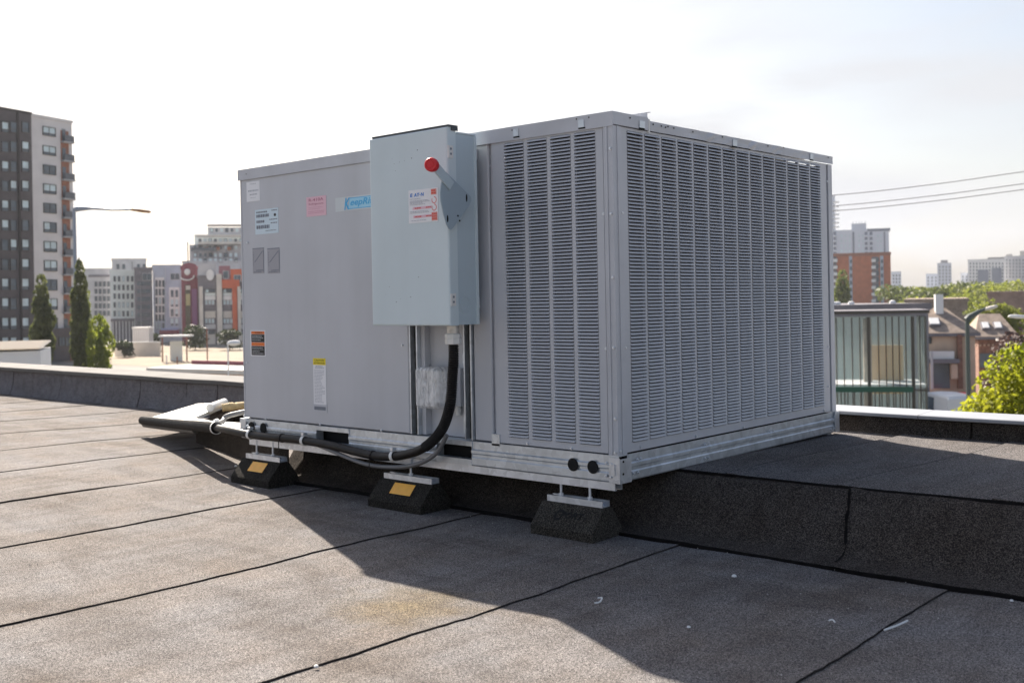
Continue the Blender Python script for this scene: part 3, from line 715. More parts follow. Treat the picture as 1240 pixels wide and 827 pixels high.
q = MB(); q.box((a.x-w_*.06, YA-.0020, b.z-h_*1.0), (b.x+w_*.06, YA-.00165, b.z-h_*.86), 0); q.box((a.x+w_*.05, YA-.0025, b.z-h_*.965), (b.x-w_*.05, YA-.0021, b.z-h_*.90), 1)
q.build('barcode_tag', [mat('tag_grey', (.5, .52, .57), .4), M_INK], o)
for u0, u1 in ((306.5, 319.5), (324.5, 338.5)):
    o, a, b = decal('wiring_diagram', u0, 300, u1, 331.5, mat('diagram_grey', (.36, .36, .395), .5), unit, YA, 'grey wiring diagram sticker')
    w_, h_ = b.x-a.x, b.z-a.z
    q = MB(); q.box((a.x, YA-.0016, b.z-h_*.03), (b.x, YA-.00125, b.z)); q.prism([(a.x+w_*.15, YA-.0013, a.z+h_*.45), (a.x+w_*.22, YA-.0013, a.z+h_*.45), (b.x-w_*.05, YA-.0013, b.z-h_*.12), (b.x-w_*.12, YA-.0013, b.z-h_*.12)], (0, -.0003, 0))
    q.box((b.x-w_*.05, YA-.0016, a.z+h_*.05), (b.x-w_*.02, YA-.00125, b.z-h_*.1))
    q.build('diagram_lines', M_INK, o)
    lines(o, a, b, [(.05, .12, t, t+.03) for t in (.15, .25, .35, .45, .55, .65)]+[(.3, .9, .86, .9), (.1, .8, .93, .96)], YA, M_INK)

# ================================================================== DISCONNECT SWITCH BOX
YF, YB = -.19, -.042
bx0, bx1 = X(448.5, 280, YF)+.002, X(543, 270, YF)
bz0, bz1 = Z(500, 394.5, YF), Z(495, 161, YF)
sw = thing('disconnect_switch', 'pale blue-grey electrical switch box with red-knobbed lever on the air conditioner', 'switch box', (bx1-.2, -.1, bz0))
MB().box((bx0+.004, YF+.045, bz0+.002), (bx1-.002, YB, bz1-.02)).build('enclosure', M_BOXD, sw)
m = MB(); bv = .006
rows = []
for y, ins in ((YF+.044, 0), (YF+.006, 0), (YF+.0018, .0016), (YF, .006)):
    rows.append([(bx0+ins, y, bz0+ins), (bx1-ins, y, bz0+ins), (bx1-ins, y, bz1-ins), (bx0+ins, y, bz1-ins)])
m.grid(rows, 0, True); m.face(rows[-1]); m.face(rows[0][::-1])
for k in range(len(m.m)-2):
    pass
cover = m.build('cover', M_BOX, sw, merge=True)
m = MB(); m.box((bx0+.012, YF+.004, bz1+.0005), (bx1+.004, YF+.052, bz1+.0075)); m.box((bx1+.0005, YF+.020, bz1-.012), (bx1+.0045, YF+.052, bz1+.0004))
m.build('drip_hood', mat('dark_gasket', (.05, .06, .07), .5), sw)
m = MB(); m.box((bx0+.004, YF+.047, bz1-.0195), (bx1+.001, YB, bz1-.014)); m.box((bx1-.0018, YB-.010, bz0+.002), (bx1+.004, YB+.0, bz1-.022)); m.build('rear_flange', M_BOX, sw)
for u, v in ((545.5, 184), (549, 363)):
    p = onx(u, v, bx1); m = MB()
    m.box((bx1-.0015, p.y-.014, p.z-.022), (bx1+.004, p.y+.010, p.z+.022))
    for dz in (.010, -.008): m.prism([(bx1+.0041, p.y-.002+.0045*cos(t*pi/4), p.z+dz+.0045*sin(t*pi/4)) for t in range(8)], (.0008, 0, 0), 1)
    m.build('hinge_plate', [M_WHITEP, M_INK], sw)
p = onx(563, 369, bx1)
for rr_ in (.030, .022):
    rows = [[(bx1+h, p.y+r_*cos(t*pi/12), p.z+r_*sin(t*pi/12)) for t in range(24)] for h, r_ in ((-.0018, rr_+.0014), (-.0006, rr_+.0007), (-.0006, rr_-.0007), (-.0018, rr_-.0014))]
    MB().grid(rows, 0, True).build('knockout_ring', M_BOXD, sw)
# mounting struts behind the box
for za in (bz1-.10, bz0+.06): MB().box((bx0+.02, YB+.0005, za), (bx1-.03, -.001, za+.041)).build('mounting_strut', M_ZINC, sw)
# lever mechanism on its side
xp = bx1+.020
def hp(u, v): q = onx(u, v, xp); return (xp, q.y, q.z)
poly = [hp(*q) for q in ((539.5, 209), (569, 238), (570, 243), (567.5, 249), (548, 276), (545.5, 278.5), (543, 277.5), (540, 272), (536, 258), (533, 243), (532.5, 232), (534, 221), (537, 212))]
MB().prism(poly[::-1], (.0035, 0, 0)).build('lever_plate', mat('shaded_lever_enamel', (.34, .42, .48), .35), sw)  # plate colour darkened to imitate shade on its sideways face
m = MB()
for (u, v, h) in ((565, 240, 10), (542, 265, 9)):
    c_ = onx(u, v, xp+.0036); m.prism([(xp+.0036, c_.y+.004*cos(t*pi/5), c_.z+h/380*.55*sin(t*pi/5)) for t in range(10)], (.0006, 0, 0))
for u, v in ((554.5, 261.5), (556.5, 267.5)):
    c_ = onx(u, v, xp+.0036); m.prism([(xp+.0036, c_.y+.004*cos(t*pi/5), c_.z+.0035*sin(t*pi/5)) for t in range(10)], (.0006, 0, 0))
m.build('lever_slots', M_HOLE, sw)
c1_, c2_ = onx(556, 240, bx1), onx(556, 240, xp)
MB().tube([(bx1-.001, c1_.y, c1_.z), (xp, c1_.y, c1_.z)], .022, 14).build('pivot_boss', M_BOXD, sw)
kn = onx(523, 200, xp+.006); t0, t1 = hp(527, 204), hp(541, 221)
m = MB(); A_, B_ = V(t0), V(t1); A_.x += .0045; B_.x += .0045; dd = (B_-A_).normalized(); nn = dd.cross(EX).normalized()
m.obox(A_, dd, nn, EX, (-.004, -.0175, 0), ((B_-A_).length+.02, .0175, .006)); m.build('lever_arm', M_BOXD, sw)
# knob: a turned, ringed button facing the camera side of the plate
ax = V((.42, -.9, .05)).normalized(); k0 = kn - ax*.010; prof = [(-.004, .0), (-.004, .0225), (.006, .0245), (.020, .0245), (.0245, .0215), (.0245, .0175), (.0225, .0165), (.0225, .012), (.0245, .011), (.0245, .006), (.0235, .0)]
q = ax.to_track_quat('Z', 'Y'); rows = [[k0+ax*h+q @ V((max(r_, 1e-4)*cos(t*pi/14), max(r_, 1e-4)*sin(t*pi/14), 0)) for t in range(28)] for h, r_ in prof]
MB().grid(rows, 0, True).build('knob', M_RED, sw, smooth=True)
# printed label
o, a, b = decal('switch_label', 495.5, 227, 530.5, 271, M_WHITE, sw, YF-.0002, 'white switch label with blue name and red print')
w_, h_ = b.x-a.x, b.z-a.z; yl = YF-.0018
lt = V((a.x+w_*.06, yl-.0004, a.z+h_*.79))
text('E', 'lettering', M_PRINTB, o, lt, EX, EZ, w_*.085, h_*.105, .035, .12)
text('A', 'lettering', M_PRINTB, o, lt+EX*w_*.13, EX, EZ, w_*.10, h_*.105, .03, .12)
text('T', 'lettering', M_PRINTB, o, lt+EX*w_*.235, EX, EZ, w_*.09, h_*.105, .035, .12)
MB().box((lt.x+w_*.33, yl-.0006, lt.z+h_*.035), (lt.x+w_*.355, yl, lt.z+h_*.06)).build('lettering', M_PRINTB, o)
text('N', 'lettering', M_PRINTB, o, lt+EX*w_*.37, EX, EZ, w_*.10, h_*.105, .03, .12)
q = MB()
q.box((b.x-w_*.23, yl-.0004, b.z-h_*.20), (b.x-w_*.05, yl, b.z-h_*.03)); q.box((b.x-w_*.22, yl-.0004, b.z-h_*.97), (b.x-w_*.03, yl, b.z-h_*.72))
q.build('red_panel', mat('red_tint', (.78, .30, .26), .5), o)
lines(o, a, b, [(.79, .93, .06, .10), (.79, .93, .13, .17), (.80, .95, .76, .79), (.8, .95, .83, .86), (.8, .95, .9, .93), (.22, .44, .545, .575), (.60, .76, .545, .575), (.22, .44, .80, .83), (.60, .78, .80, .83)], yl, M_INKR)
q = MB(); q.box((a.x+w_*.14, yl-.0002, b.z-h_*.60), (a.x+w_*.78, yl+.0004, b.z-h_*.52)); q.box((a.x+w_*.16, yl-.0002, b.z-h_*.855), (a.x+w_*.78, yl+.0004, b.z-h_*.775)); q.build('pink_band', M_PINK, o)
q = MB()
for t in (.36, .58):
    for k in range(12):
        if k in (3, 4): continue
        a0, a1 = k*pi/6, (k+1)*pi/6; cx_, cz_, r0, r1 = b.x-w_*.13, b.z-h_*t, .010, .0125
        q.face([(cx_+r0*cos(a0), yl-.0003, cz_+r0*sin(a0)), (cx_+r1*cos(a0), yl-.0003, cz_+r1*sin(a0)), (cx_+r1*cos(a1), yl-.0003, cz_+r1*sin(a1)), (cx_+r0*cos(a1), yl-.0003, cz_+r0*sin(a1))])
q.build('turn_arrows', M_INKR, o)
lines(o, a, b, [(.05, .42, .27, .285), (.05, .68, .33, .345), (.05, .72, .365, .38), (.05, .5, .40, .415), (.05, .6, .44, .455), (.05, .7, .65, .665), (.05, .7, .69, .705), (.1, .6, .92, .935)], yl, M_INKF)
# spatter on the cover
q = MB()
for u, v, r_ in ((505.5, 182, 2.0), (498.5, 191.8, 1.8), (490, 194.8, .9), (484, 196.6, 1.1), (477.5, 198.8, 1.0), (479, 207, 1.0), (475, 193, .5), (507, 335.7, 1.6), (471.5, 347.5, 1.2), (497.5, 359.7, 1.7), (480, 365.7, 1.9), (485, 362, .8), (467, 357, .6)):
    p = front(u, v, YF); r_ *= .0012; q.prism([(p.x+r_*cos(t*pi/4), YF-.0002, p.z+r_*sin(t*pi/4)) for t in range(8)], (0, -.0005, 0))
q.build('dirt_spots', mat('dirt_grey', (.20, .235, .26), .7), sw)['kind'] = 'stuff'
# conduit fitting below
cxp, cyp = X(549, 420, -.105), -.105
m = MB(); zt_, zm = bz0, Z(549, 405, -.105); zf = Z(549, 417, -.105)
m.tube([(cxp, cyp, zt_), (cxp, cyp, zm)], .0225, 16); m.build('fitting_body', mat('cast_zinc', (.55, .53, .5), .4, .6, var=.25, vs=40), sw, smooth=True)
m = MB(); prof = [(zm+.004, .026), (zm, .031), (zm-.012, .031), (zm-.0125, .028), (zm-.016, .028), (zm-.0165, .031), (zf+.002, .030), (zf, .026)]
m.tube([(cxp, cyp, z) for z, r_ in prof], [r_ for z, r_ in prof], 8); m.build('fitting_nut', M_WHITEP, sw)

# ------------------------------------------------------------------ conduits
def corr(pts, r, amp, pitch_, n=12):
    """corrugated tube: resample path, alternate radius"""
    L_ = [0]
    for i in range(1, len(pts)): L_.append(L_[-1]+(pts[i]-pts[i-1]).length)
    tot = L_[-1]; k = int(tot/(pitch_/4)); res = []; j = 0
    for i in range(k+1):
        s = tot*i/k
        while j < len(L_)-2 and L_[j+1] < s: j += 1
        t = (s-L_[j])/max(1e-9, L_[j+1]-L_[j]); res.append(pts[j].lerp(pts[j+1], min(1, max(0, t))))
    m = MB(); m.tube(res, r, n, rf=lambda i: r+amp*(1, 1, -1, -1)[i % 4]); return m
def P(u, v, y): return ony(u, v, y)
def P(u, v, y): return ony(u, v, y)
SL = [P(173, 509, .66), P(215, 513.5, .36), P(262, 518, .03), P(300, 525.5, -.040)]
endL, joint = SL[0], SL[2]
main = [V((cxp, cyp, zf+.01)), V((cxp, cyp, zf-.05)), P(548, 455, -.10), P(545, 490, -.095), P(535, 520, -.085), P(515, 541, -.07), P(490, 550.5, -.06), P(460, 552.5, -.05), P(430, 546.5, -.045), P(400, 539, -.042), P(360, 532, -.042), P(320, 528.5, -.042), P(298, 525, -.040)]
sp1 = spline(main, 14)
cond = thing('black_conduit', 'black corrugated conduit curving from the switch box down along the base', 'conduit', (-1.2, -.05, .2))
ksp = 14*5
corr(sp1[:ksp+1], .0185, .0018, .0085).build('corrugated_hose', M_BLACK, cond)
slp = spline(SL, 12)
MB().tube(sp1[ksp:]+slp[24:36][::-1], .0175, 12).build('smooth_hose', M_BLACK, cond, smooth=True)
sl = thing('insulated_pipe', 'thick black ribbed pipe along the edge of the white board', 'pipe', (-3.2, .3, .17))
dirl = (slp[24]-slp[21]).normalized()
corr(slp[:25], .0255, .0022, .016, 14).build('ribbed_sleeve', M_BLACK, sl)
MB().tube([p+V((.0, .012, -.027)) for p in slp[:18]], .018, 10).build('lower_sleeve', mat('worn_black_sleeve', (.05, .047, .043), .6, var=.5, vs=30), sl, smooth=True)
e0 = (slp[0]-slp[2]).normalized(); MB().tube([endL, endL+e0*.03], .022, 12).build('end_cap', M_BLACK, sl, smooth=True)
sp2 = spline([P(372, 533, -.032), P(400, 545, -.040), P(440, 561, -.045), P(475, 565.5, -.05), P(505, 562, -.055), P(528, 549, -.065), P(541, 527, -.080)], 10)
tag(MB().tube(sp2, .0085, 10).build('thin_cable', M_GREYC, None, smooth=True, loc=(-1.1, -.05, .2)), 'thin dark grey cable slung beneath the black conduit', 'cable')
sp3 = spline([V((-L-.002, .42, .33)), V((-2.20, .36, .315)), P(281, 502, .22), P(270, 510, .17), joint+EZ*.02], 10)
tag(MB().tube(sp3, .0125, 10).build('grey_conduit', M_GREYC, None, smooth=True, loc=(-2.3, .2, .3)), 'short grey flexible conduit bending down from the end of the unit', 'conduit')
def strap(label, pts, r, axis, dz=0):
    p = V(pts); t = axis.normalized(); a_ = EZ-t*EZ.dot(t); a_.normalize(); b_ = t.cross(a_)
    o = thing('pipe_clamp', label, 'clamp', p, 'pale straps holding the black conduit')
    m = MB(); rows = []
    for s_ in (-.008, .008):
        rows.append([p+t*s_+a_*(r*cos(k*pi/10))+b_*(r*sin(k*pi/10)) for k in range(20)])
    m.grid(rows, 0, True); rows2 = [[p+t*s_+a_*((r+.002)*cos(k*pi/10))+b_*((r+.002)*sin(k*pi/10)) for k in range(20)] for s_ in (-.008, .008)]
    m.grid(rows2, 0, True); m.grid([rows[0], rows2[0]], 0, True); m.grid([rows[1], rows2[1]], 0, True)
    m.build('band', M_WHITEP, o)
    MB().obox(p+a_*(r+.002), t, b_, a_, (-.008, -.012, 0), (.008, .004, .012)).build('ear', M_ZINC, o)
    MB().tube([p+a_*(r+.008)-t*.002, p+a_*(r+.008)+b_*.012], .004, 8).build('bolt', M_ZINC, o)
strap('white strap where the grey conduit meets the black pipe', joint, .0285, dirl)
for u, v, lb in ((303, 526.5, 'pale strap on the conduit near the unit corner with two holes'), (367, 532.5, 'pale strap on the conduit beside the first black slot'), (481, 552, 'pale strap on the conduit above the middle rubber block')):
    i = min(range(len(sp1)), key=lambda k: (sp1[k]-P(u, v, -.045)).length)
    strap(lb, sp1[i], .0200, sp1[min(i+1, len(sp1)-1)]-sp1[max(0, i-1)])
tie = MB()
for u, v in ((342, 530.5), (452, 552.5), ):
    i = min(range(len(sp1)), key=lambda k: (sp1[k]-P(u, v, -.045)).length); t = (sp1[i+1]-sp1[i-1]).normalized()
    tie.tube([sp1[i]-t*.003, sp1[i]+t*.003], .0205, 14); p = sp1[i]+V((0, -.02, -.012)); tie.tube([p, p+V((.003, -.002, -.045))], .002, 6)
tie.build('cable_tie', M_BLACK, cond)

# outlet with bubble cover in the wiring bay
p0, p1 = P(504, 494, -.055), P(532, 445, -.055)
ob = thing('weatherproof_outlet', 'cloudy clear weatherproof outlet cover in the wiring bay', 'outlet', ((p0.x+p1.x)/2, 0, p0.z))
m = MB(); x0, x1, z0, z1 = p0.x, p1.x, p0.z, p1.z; rows = []
def rr(x0, x1, z0, z1, y, r):
    out_ = []
    for cx_, cz_, st in ((x1-r, z1-r, 0), (x0+r, z1-r, 1), (x0+r, z0+r, 2), (x1-r, z0+r, 3)):
        for k in range(5): a_ = st*pi/2+k*pi/8; out_.append((cx_+r*cos(a_), y, cz_+r*sin(a_)))
    return out_
rows = [rr(x0, x1, z0, z1, .010, .016), rr(x0, x1, z0, z1, -.050, .016), rr(x0+.004, x1-.004, z0+.004, z1-.004, -.060, .015), rr(x0+.012, x1-.012, z0+.012, z1-.012, -.066, .012)]
m.grid(rows, 0, True); m.face(rows[-1]); 
for k in range(4):
    xx = x0+.02+(x1-x0-.04)*k/3; m.box((xx-.0015, -.069, z0+.014), (xx+.0015, -.0662, z1-.014))
m.build('bubble_cover', M_CLEAR, ob, smooth=True)
MB().grid([rr(x0-.003, x1+.003, z0-.003, z1+.003, .012, .017), rr(x0-.003, x1+.003, z0-.003, z1+.003, .020, .017)], 0, True).box((x0+.002, .013, z0+.002), (x1-.002, .019, z1-.002)).build('cover_base', mat('grey_plastic', (.25, .25, .26), .5), ob)
MB().box((x0+.006, .021, z0+.008), (x1+.034, .0495, z1-.006)).build('outlet_box', M_GRAY, ob)
MB().box((x0+.018, -.004, z0+.02), (x1-.018, .0125, z1-.02)).build('receptacle', M_WHITEP, ob)
m = MB(); m.tube([(x1+.008, .035, z0+.008), (x1+.008, .035, z0-.028)], .010, 10); m.tube([(x1+.008, .035, z0-.004), (x1+.008, .035, z0-.014)], .013, 6); m.build('cable_gland', M_WHITEP, ob)

# ------------------------------------------------------------------ rubber support blocks
def block(x0, x1, yf, label, orange, logo, rods):
    yb = yf+.165; h = .099; o = thing('support_block', label, 'support block', ((x0+x1)/2, yf+.07, -.001), 'rubber blocks under the front rail')
    z0 = -.012
    prof = [(yf, z0), (yf, .024), (yf+.004, .030), (yf+.062, h-.004), (yf+.066, h), (yf+.110, h), (yf+.114, h-.004), (yb-.004, .030), (yb, .024), (yb, z0)]
    m = MB(); nx = 14; rows = []
    for k in range(nx+1):
        x = x0+(x1-x0)*k/nx
        rows.append([(x, y+.0005*nz3(x*60, y*60, z*60), z+.0005*nz3(x*55, y*70, 3)) for y, z in prof])
    m.grid(rows[::-1], 0, False); m.face(rows[0]); m.face(rows[-1][::-1])
    m.build('rubber_body', M_RUBL if logo else M_RUB, o)
    sl_ = V((0, .058, h-.034)).normalized(); nrm = V((0, -sl_.z, sl_.y)); base = V((x0, yf+.004, .030)); Ls = V((0, .058, h-.034)).length
    if orange:
        m = MB(); w_ = x1-x0; f0, f1 = .33, .72
        q = [base+EX*w_*f0+sl_*Ls*.36, base+EX*w_*f1+sl_*Ls*.36, base+EX*w_*f1+sl_*Ls*.93, base+EX*w_*f0+sl_*Ls*.93]
        m.prism([p_+nrm*.0018 for p_ in q], nrm*.001); m.build('reflective_patch', M_ORANGE, o)
        q = MB(); q.prism([base+EX*w_*f1+sl_*Ls*.06+nrm*.0016, base+EX*w_*(f1+.012)+sl_*Ls*.06+nrm*.0016, base+EX*w_*(f1+.012)+sl_*Ls*.93+nrm*.0016, base+EX*w_*f1+sl_*Ls*.93+nrm*.0016], nrm*.0004)
        q.build('mould_groove', M_HOLE, o)
    if logo:
        w_ = x1-x0; c_ = base+EX*w_*.30+sl_*Ls*.36+nrm*.0019
        text('C', 'lettering', M_HOLE, o, c_-sl_*Ls*.08, EX, sl_, w_*.13, Ls*.50, .05, .2)
        text('PORT', 'lettering', M_HOLE, o, c_+EX*w_*.10+sl_*Ls*.06, EX, sl_, w_*.36, Ls*.30, .04, .2)
    channel(x0+.020, x1-.008, yf+.068, yf+.109, h+.0015, h+.0225, 'strut', o)
    for f in rods:
        x = x0+(x1-x0)*f; y = yf+.0885
        m = MB(); m.tube([(x, y, h+.006), (x, y, .1835)], .0046, 10); m.tube([(x, y, h+.0228), (x, y, h+.030)], .0095, 6); m.build('threaded_rod', M_ZINC, o)
    return o
block(-.313, -.046, -.088, 'rubber support block stamped with a name under the condenser corner', False, True, (.25, .72))
block(-1.150, -.850, -.098, 'rubber support block with orange patch under the switch box', True, False, (.52,))
block(-2.098, -1.815, -.092, 'rubber support block with orange patch at the far end of the unit', True, False, (.27, .70))

# ------------------------------------------------------------------ open kerb with white board at the far end of the unit
cb = thing('roof_curb', 'open roof kerb topped by a white board beyond the unit', 'roof kerb', (-3.3, .8, -.03))
ft = [p+V((.015, .03, .012)) for p in slp[:36:3]]+[V((-2.0, .06, .186))]
zl = .118
A1, A2, A3 = V((-4.50, 1.26, zl)), V((-4.36, 1.42, zl)), V((-3.66, .70, zl+.004))
inn = [V((p.x+.10, p.y+.11, p.z)) for p in ft[3:]]; inn[0] = A3
m = MB(); th = V((0, 0, -.022))
for k in range(3): m.prism([ft[k], ft[k+1], A3], th)
m.prism([ft[0], A3, A2, A1], th)
for k in range(len(inn)-1): m.prism([ft[k+3], ft[k+4], inn[k+1], inn[k]], th)
m.build('white_board', M_BOARD, cb)
m = MB()
wp = [V((-4.18, 1.36, 0)), V((-3.577, .66, 0)), V((-2.83, .42, 0)), V((-1.86, .055, 0))]; wz = (.095, .10, .165, .165)
for k in range(3):
    a_, b_ = wp[k], wp[k+1]; m.face([(a_.x, a_.y, -.06), (b_.x, b_.y, -.06), (b_.x, b_.y, wz[k+1]), (a_.x, a_.y, wz[k])])
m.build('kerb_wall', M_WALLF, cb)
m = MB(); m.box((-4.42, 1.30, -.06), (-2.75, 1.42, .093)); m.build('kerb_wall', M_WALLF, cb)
f0, f1 = onz(254, 494, .145), onz(272, 489.5, .145)
m = MB(); m.tube([f0, f1+EZ*.012], .027, 12); tag(m.build('foam_roll', M_WHITEP, None, smooth=True, loc=f0), 'white foam roll lying on the end of the white board', 'foam roll')
pts = spline([onz(269, 494, .14), onz(280, 492.5, .145), onz(293, 491.5, .14), onz(305, 491.5, .14)], 6)
m = MB(); m.tube(pts, [.026+.010*nz3(k*.7, 3) for k in range(len(pts))], 10); tag(m.build('foam_strip', M_FOAM, None, smooth=True, loc=pts[0]), 'tan foam strip lying behind the white foam roll', 'foam strip')

# ------------------------------------------------------------------ bits lying on the roof
def bit(name, label, pts, r):
    tag(MB().tube(spline(pts, 5), r, 6).build(name, M_CHIP, None, smooth=True, loc=pts[0]), label, 'scrap')
def g(u, v, h=.004): q = onz(u, v, 0); return V((q.x, q.y, zroof(q.x, q.y)+h+.003))
bit('wire_scrap', 'bent white wire scrap on the shaded felt nearest the sunlit corner', [g(720, 731), g(726, 730), g(729, 725), g(724, 725)], .0022)
bit('wire_scrap', 'hooked white wire scrap on the shaded felt near the long crack', [g(1004, 753), g(1008, 752), g(1011, 755)], .002)
bit('wire_scrap', 'straight pale stick lying beside the seam', [g(1071, 764), g(1085, 759), g(1099, 753)], .0026)
def chip(name, label, u, v, r):
    p = g(u, v, 0); m = MB(); rows = []
    for h, q in ((0, 1), (.6, .9), (1, .45)):
        rows.append([(p.x+r*q*cos(k*pi/4)*(1+.3*nz3(k, u)), p.y+r*q*sin(k*pi/4)*(1+.3*nz3(k, v, 3)), p.z+r*h*.8) for k in range(8)])
    m.grid(rows, 0, True); m.face(rows[-1]); tag(m.build(name, M_CHIP, None, smooth=True, loc=p), label, 'chip')
chip('white_chip', 'small white chip on the felt below the step', 889, 699, .0075)
chip('white_chip', 'small white chip lying by itself in the middle of the unit shadow', 834, 760, .005)
chip('white_chip', 'tiny white chip by the felt edge farthest along the step', 1225, 727, .005)
chip('white_chip', 'pale chip resting on the seam in the sunlit felt', 383, 807, .0055)
chip('white_chip', 'white chip beside the rubber block at the far end', 286, 564, .009)
m = MB()
for k in range(420):
    x, y = random.uniform(-3.2, 2.0), random.uniform(-2.3, .02)
    if random.random() < .5: y = random.uniform(-.3, .05); x = random.uniform(-3, 1.9)
    r = random.choice((.0014, .002, .0028)); z = zroof(x, y)+.003; a_ = random.random()*6
    b4 = [(x+r*cos(a_+t*2.1), y+r*sin(a_+t*2.1), z) for t in range(3)]; top = (x, y, z+r*1.2)
    for t in range(3): m.face([b4[t], b4[(t+1) % 3], top])
tag(m.build('gravel', mat('pale_grit', (.35, .33, .30), .8, var=.5, vs=20)), 'pale grit scattered over the roofing felt', 'grit', kind='stuff')

# ================================================================== THE CITY AROUND
M_GL_D = mat('window_glass_dark', (.10, .13, .16), .12, var=.3, vs=.3)
M_GL_L = mat('window_glass_blind', (.58, .70, .74), .25, var=.2, vs=.4)
M_FRM = mat('window_frame_white', (.55, .56, .58), .5)
M_FRD = mat('window_frame_dark', (.06, .06, .065), .5)
GZ = V((0, 0, G))
class Wall:
    """a vertical facade between two columns of the picture at given distances"""
    def __init__(s, u0, d0, u1, d1, vref=372):
        a, b = ond(u0, vref, d0), ond(u1, vref, d1); s.P = V((a.x, a.y, 0)); s.Q = V((b.x, b.y, 0))
        s.e = (s.Q-s.P).normalized(); s.len = (s.Q-s.P).length; s.n = V((s.e.y, -s.e.x, 0))
        if s.n.dot(CAM-s.P) < 0: s.n = -s.n
    def hit(s, u, v):
        d = ray(u, v); t = s.n.dot(s.P-CAM)/s.n.dot(d); p = CAM+d*t
        return (p-V((s.P.x, s.P.y, 0))).dot(s.e), p.z
    def box(s, m, s0, s1, z0, z1, n0, n1, k=0):
        return m.obox(V((s.P.x, s.P.y, 0)), s.e, s.n, EZ, (s0, n0, z0), (s1, n1, z1), k)
def cth(u): return 1/math.sqrt(1+((u-620)/F)**2)
def facing(u0, d0, u1, k=1.0): return Wall(u0, d0, u1, d0*(1+(cth(u1)/cth(u0)-1)*k))
def building(name, label, cat, wl, v_top, depth, m, u_top=None, group=None, s0=0., s1=None, zb=G, roofm=None):
    s1 = wl.len if s1 is None else s1
    zt = wl.hit(u_top if u_top is not None else 620, v_top)[1] if u_top is not None else v_top
    c = wl.P+wl.e*((s0+s1)/2)-wl.n*depth/2
    t = thing(name, label, cat, (c.x, c.y, zb), group)
    q = MB(); wl.box(q, s0, s1, zb, zt, -depth, 0); q.build('wall', m, t)
    q = MB(); wl.box(q, s0-.15, s1+.15, zt+.01, zt+.45, -depth-.15, .15); q.build('roof_edge', roofm or m, t)
    return t, zt
def window(t, wl, u0, v0, u1, v1, panes=2, split=True, fr=None, style=None, n0=0.0, bal=False):
    s0, z1 = wl.hit(u0, v0); s1, z0 = wl.hit(u1, v1)
    if s1 < s0: s0, s1 = s1, s0
    b = min(.10, (s1-s0)*.10); q = MB(); fr = fr or M_FRM; st = style or random.choice((0, 0, 1, 2))
    wl.box(q, s0, s1, z0, z0+b, n0, n0+.16, 0); wl.box(q, s0, s1, z1-b, z1, n0, n0+.16, 0)
    wl.box(q, s0, s0+b, z0+b, z1-b, n0, n0+.16, 0); wl.box(q, s1-b, s1, z0+b, z1-b, n0, n0+.16, 0)
    for k in range(panes):
        a, c = s0+b+(s1-s0-2*b)*k/panes, s0+b+(s1-s0-2*b)*(k+1)/panes
        if k: wl.box(q, a-b*.35, a+b*.35, z0+b, z1-b, n0, n0+.12, 0)
        zm = z0+(z1-z0)*(.30 if split else .0)
        if split: wl.box(q, a, c, zm-b*.4, zm+b*.4, n0, n0+.11, 0)
        up = 2 if (st == 0 or (st == 2 and k == 0)) else 1
        wl.box(q, a, c, max(zm, z0+b*.5), z1-b*.5, n0, n0+.05, up)
        if split: wl.box(q, a, c, z0+b*.5, zm, n0, n0+.06, 1)
    return q.build('window', [fr, M_GL_D, M_GL_L], t)
def band(t, name, wl, u0, v0, u1, v1, m, n0=0., n1=.1):
    s0, z1 = wl.hit(u0, v0); s1, z0 = wl.hit(u1, v1)
    if s1 < s0: s0, s1 = s1, s0
    q = MB(); wl.box(q, s0, s1, min(z0, z1), max(z0, z1), n0, n1); return q.build(name, m, t)
C_DARK = mat('charcoal_brick', (.10, .09, .096), .9, var=.12, vs=.8); C_DARK2 = mat('charcoal_pilaster', (.045, .04, .042), .9)
C_PALE = mat('pale_stucco', (.68, .66, .66), .85, var=.06, vs=.4); C_RUST = mat('rust_brick', (.30, .135, .09), .9, var=.2, vs=2)
C_SLAB = mat('concrete_slab', (.40, .40, .42), .8); C_RAIL = mat('smoked_rail_glass', (.10, .11, .13), .2)
C_GREY = mat('grey_cladding', (.50, .50, .52), .8, var=.1, vs=.5); C_MINT = mat('mint_cladding', (.70, .76, .75), .8, var=.06, vs=.5)
C_CHAR = mat('dark_grey_cladding', (.19, .18, .20), .8, var=.15, vs=.6); C_BLUE = mat('blue_cladding', (.42, .48, .57), .7, var=.1, vs=.5)
C_WHITE = mat('white_cladding', (.76, .76, .76), .8, var=.05, vs=.5); C_MAROON = mat('maroon_cladding', (.22, .07, .09), .7, var=.15, vs=.5)
C_PURPLE = mat('purple_cladding', (.25, .11, .23), .7); C_RED = mat('orange_red_cladding', (.55, .13, .06), .7, var=.1, vs=.5)
C_CREAM = mat('cream_stone', (.62, .58, .53), .85, var=.1, vs=.4)

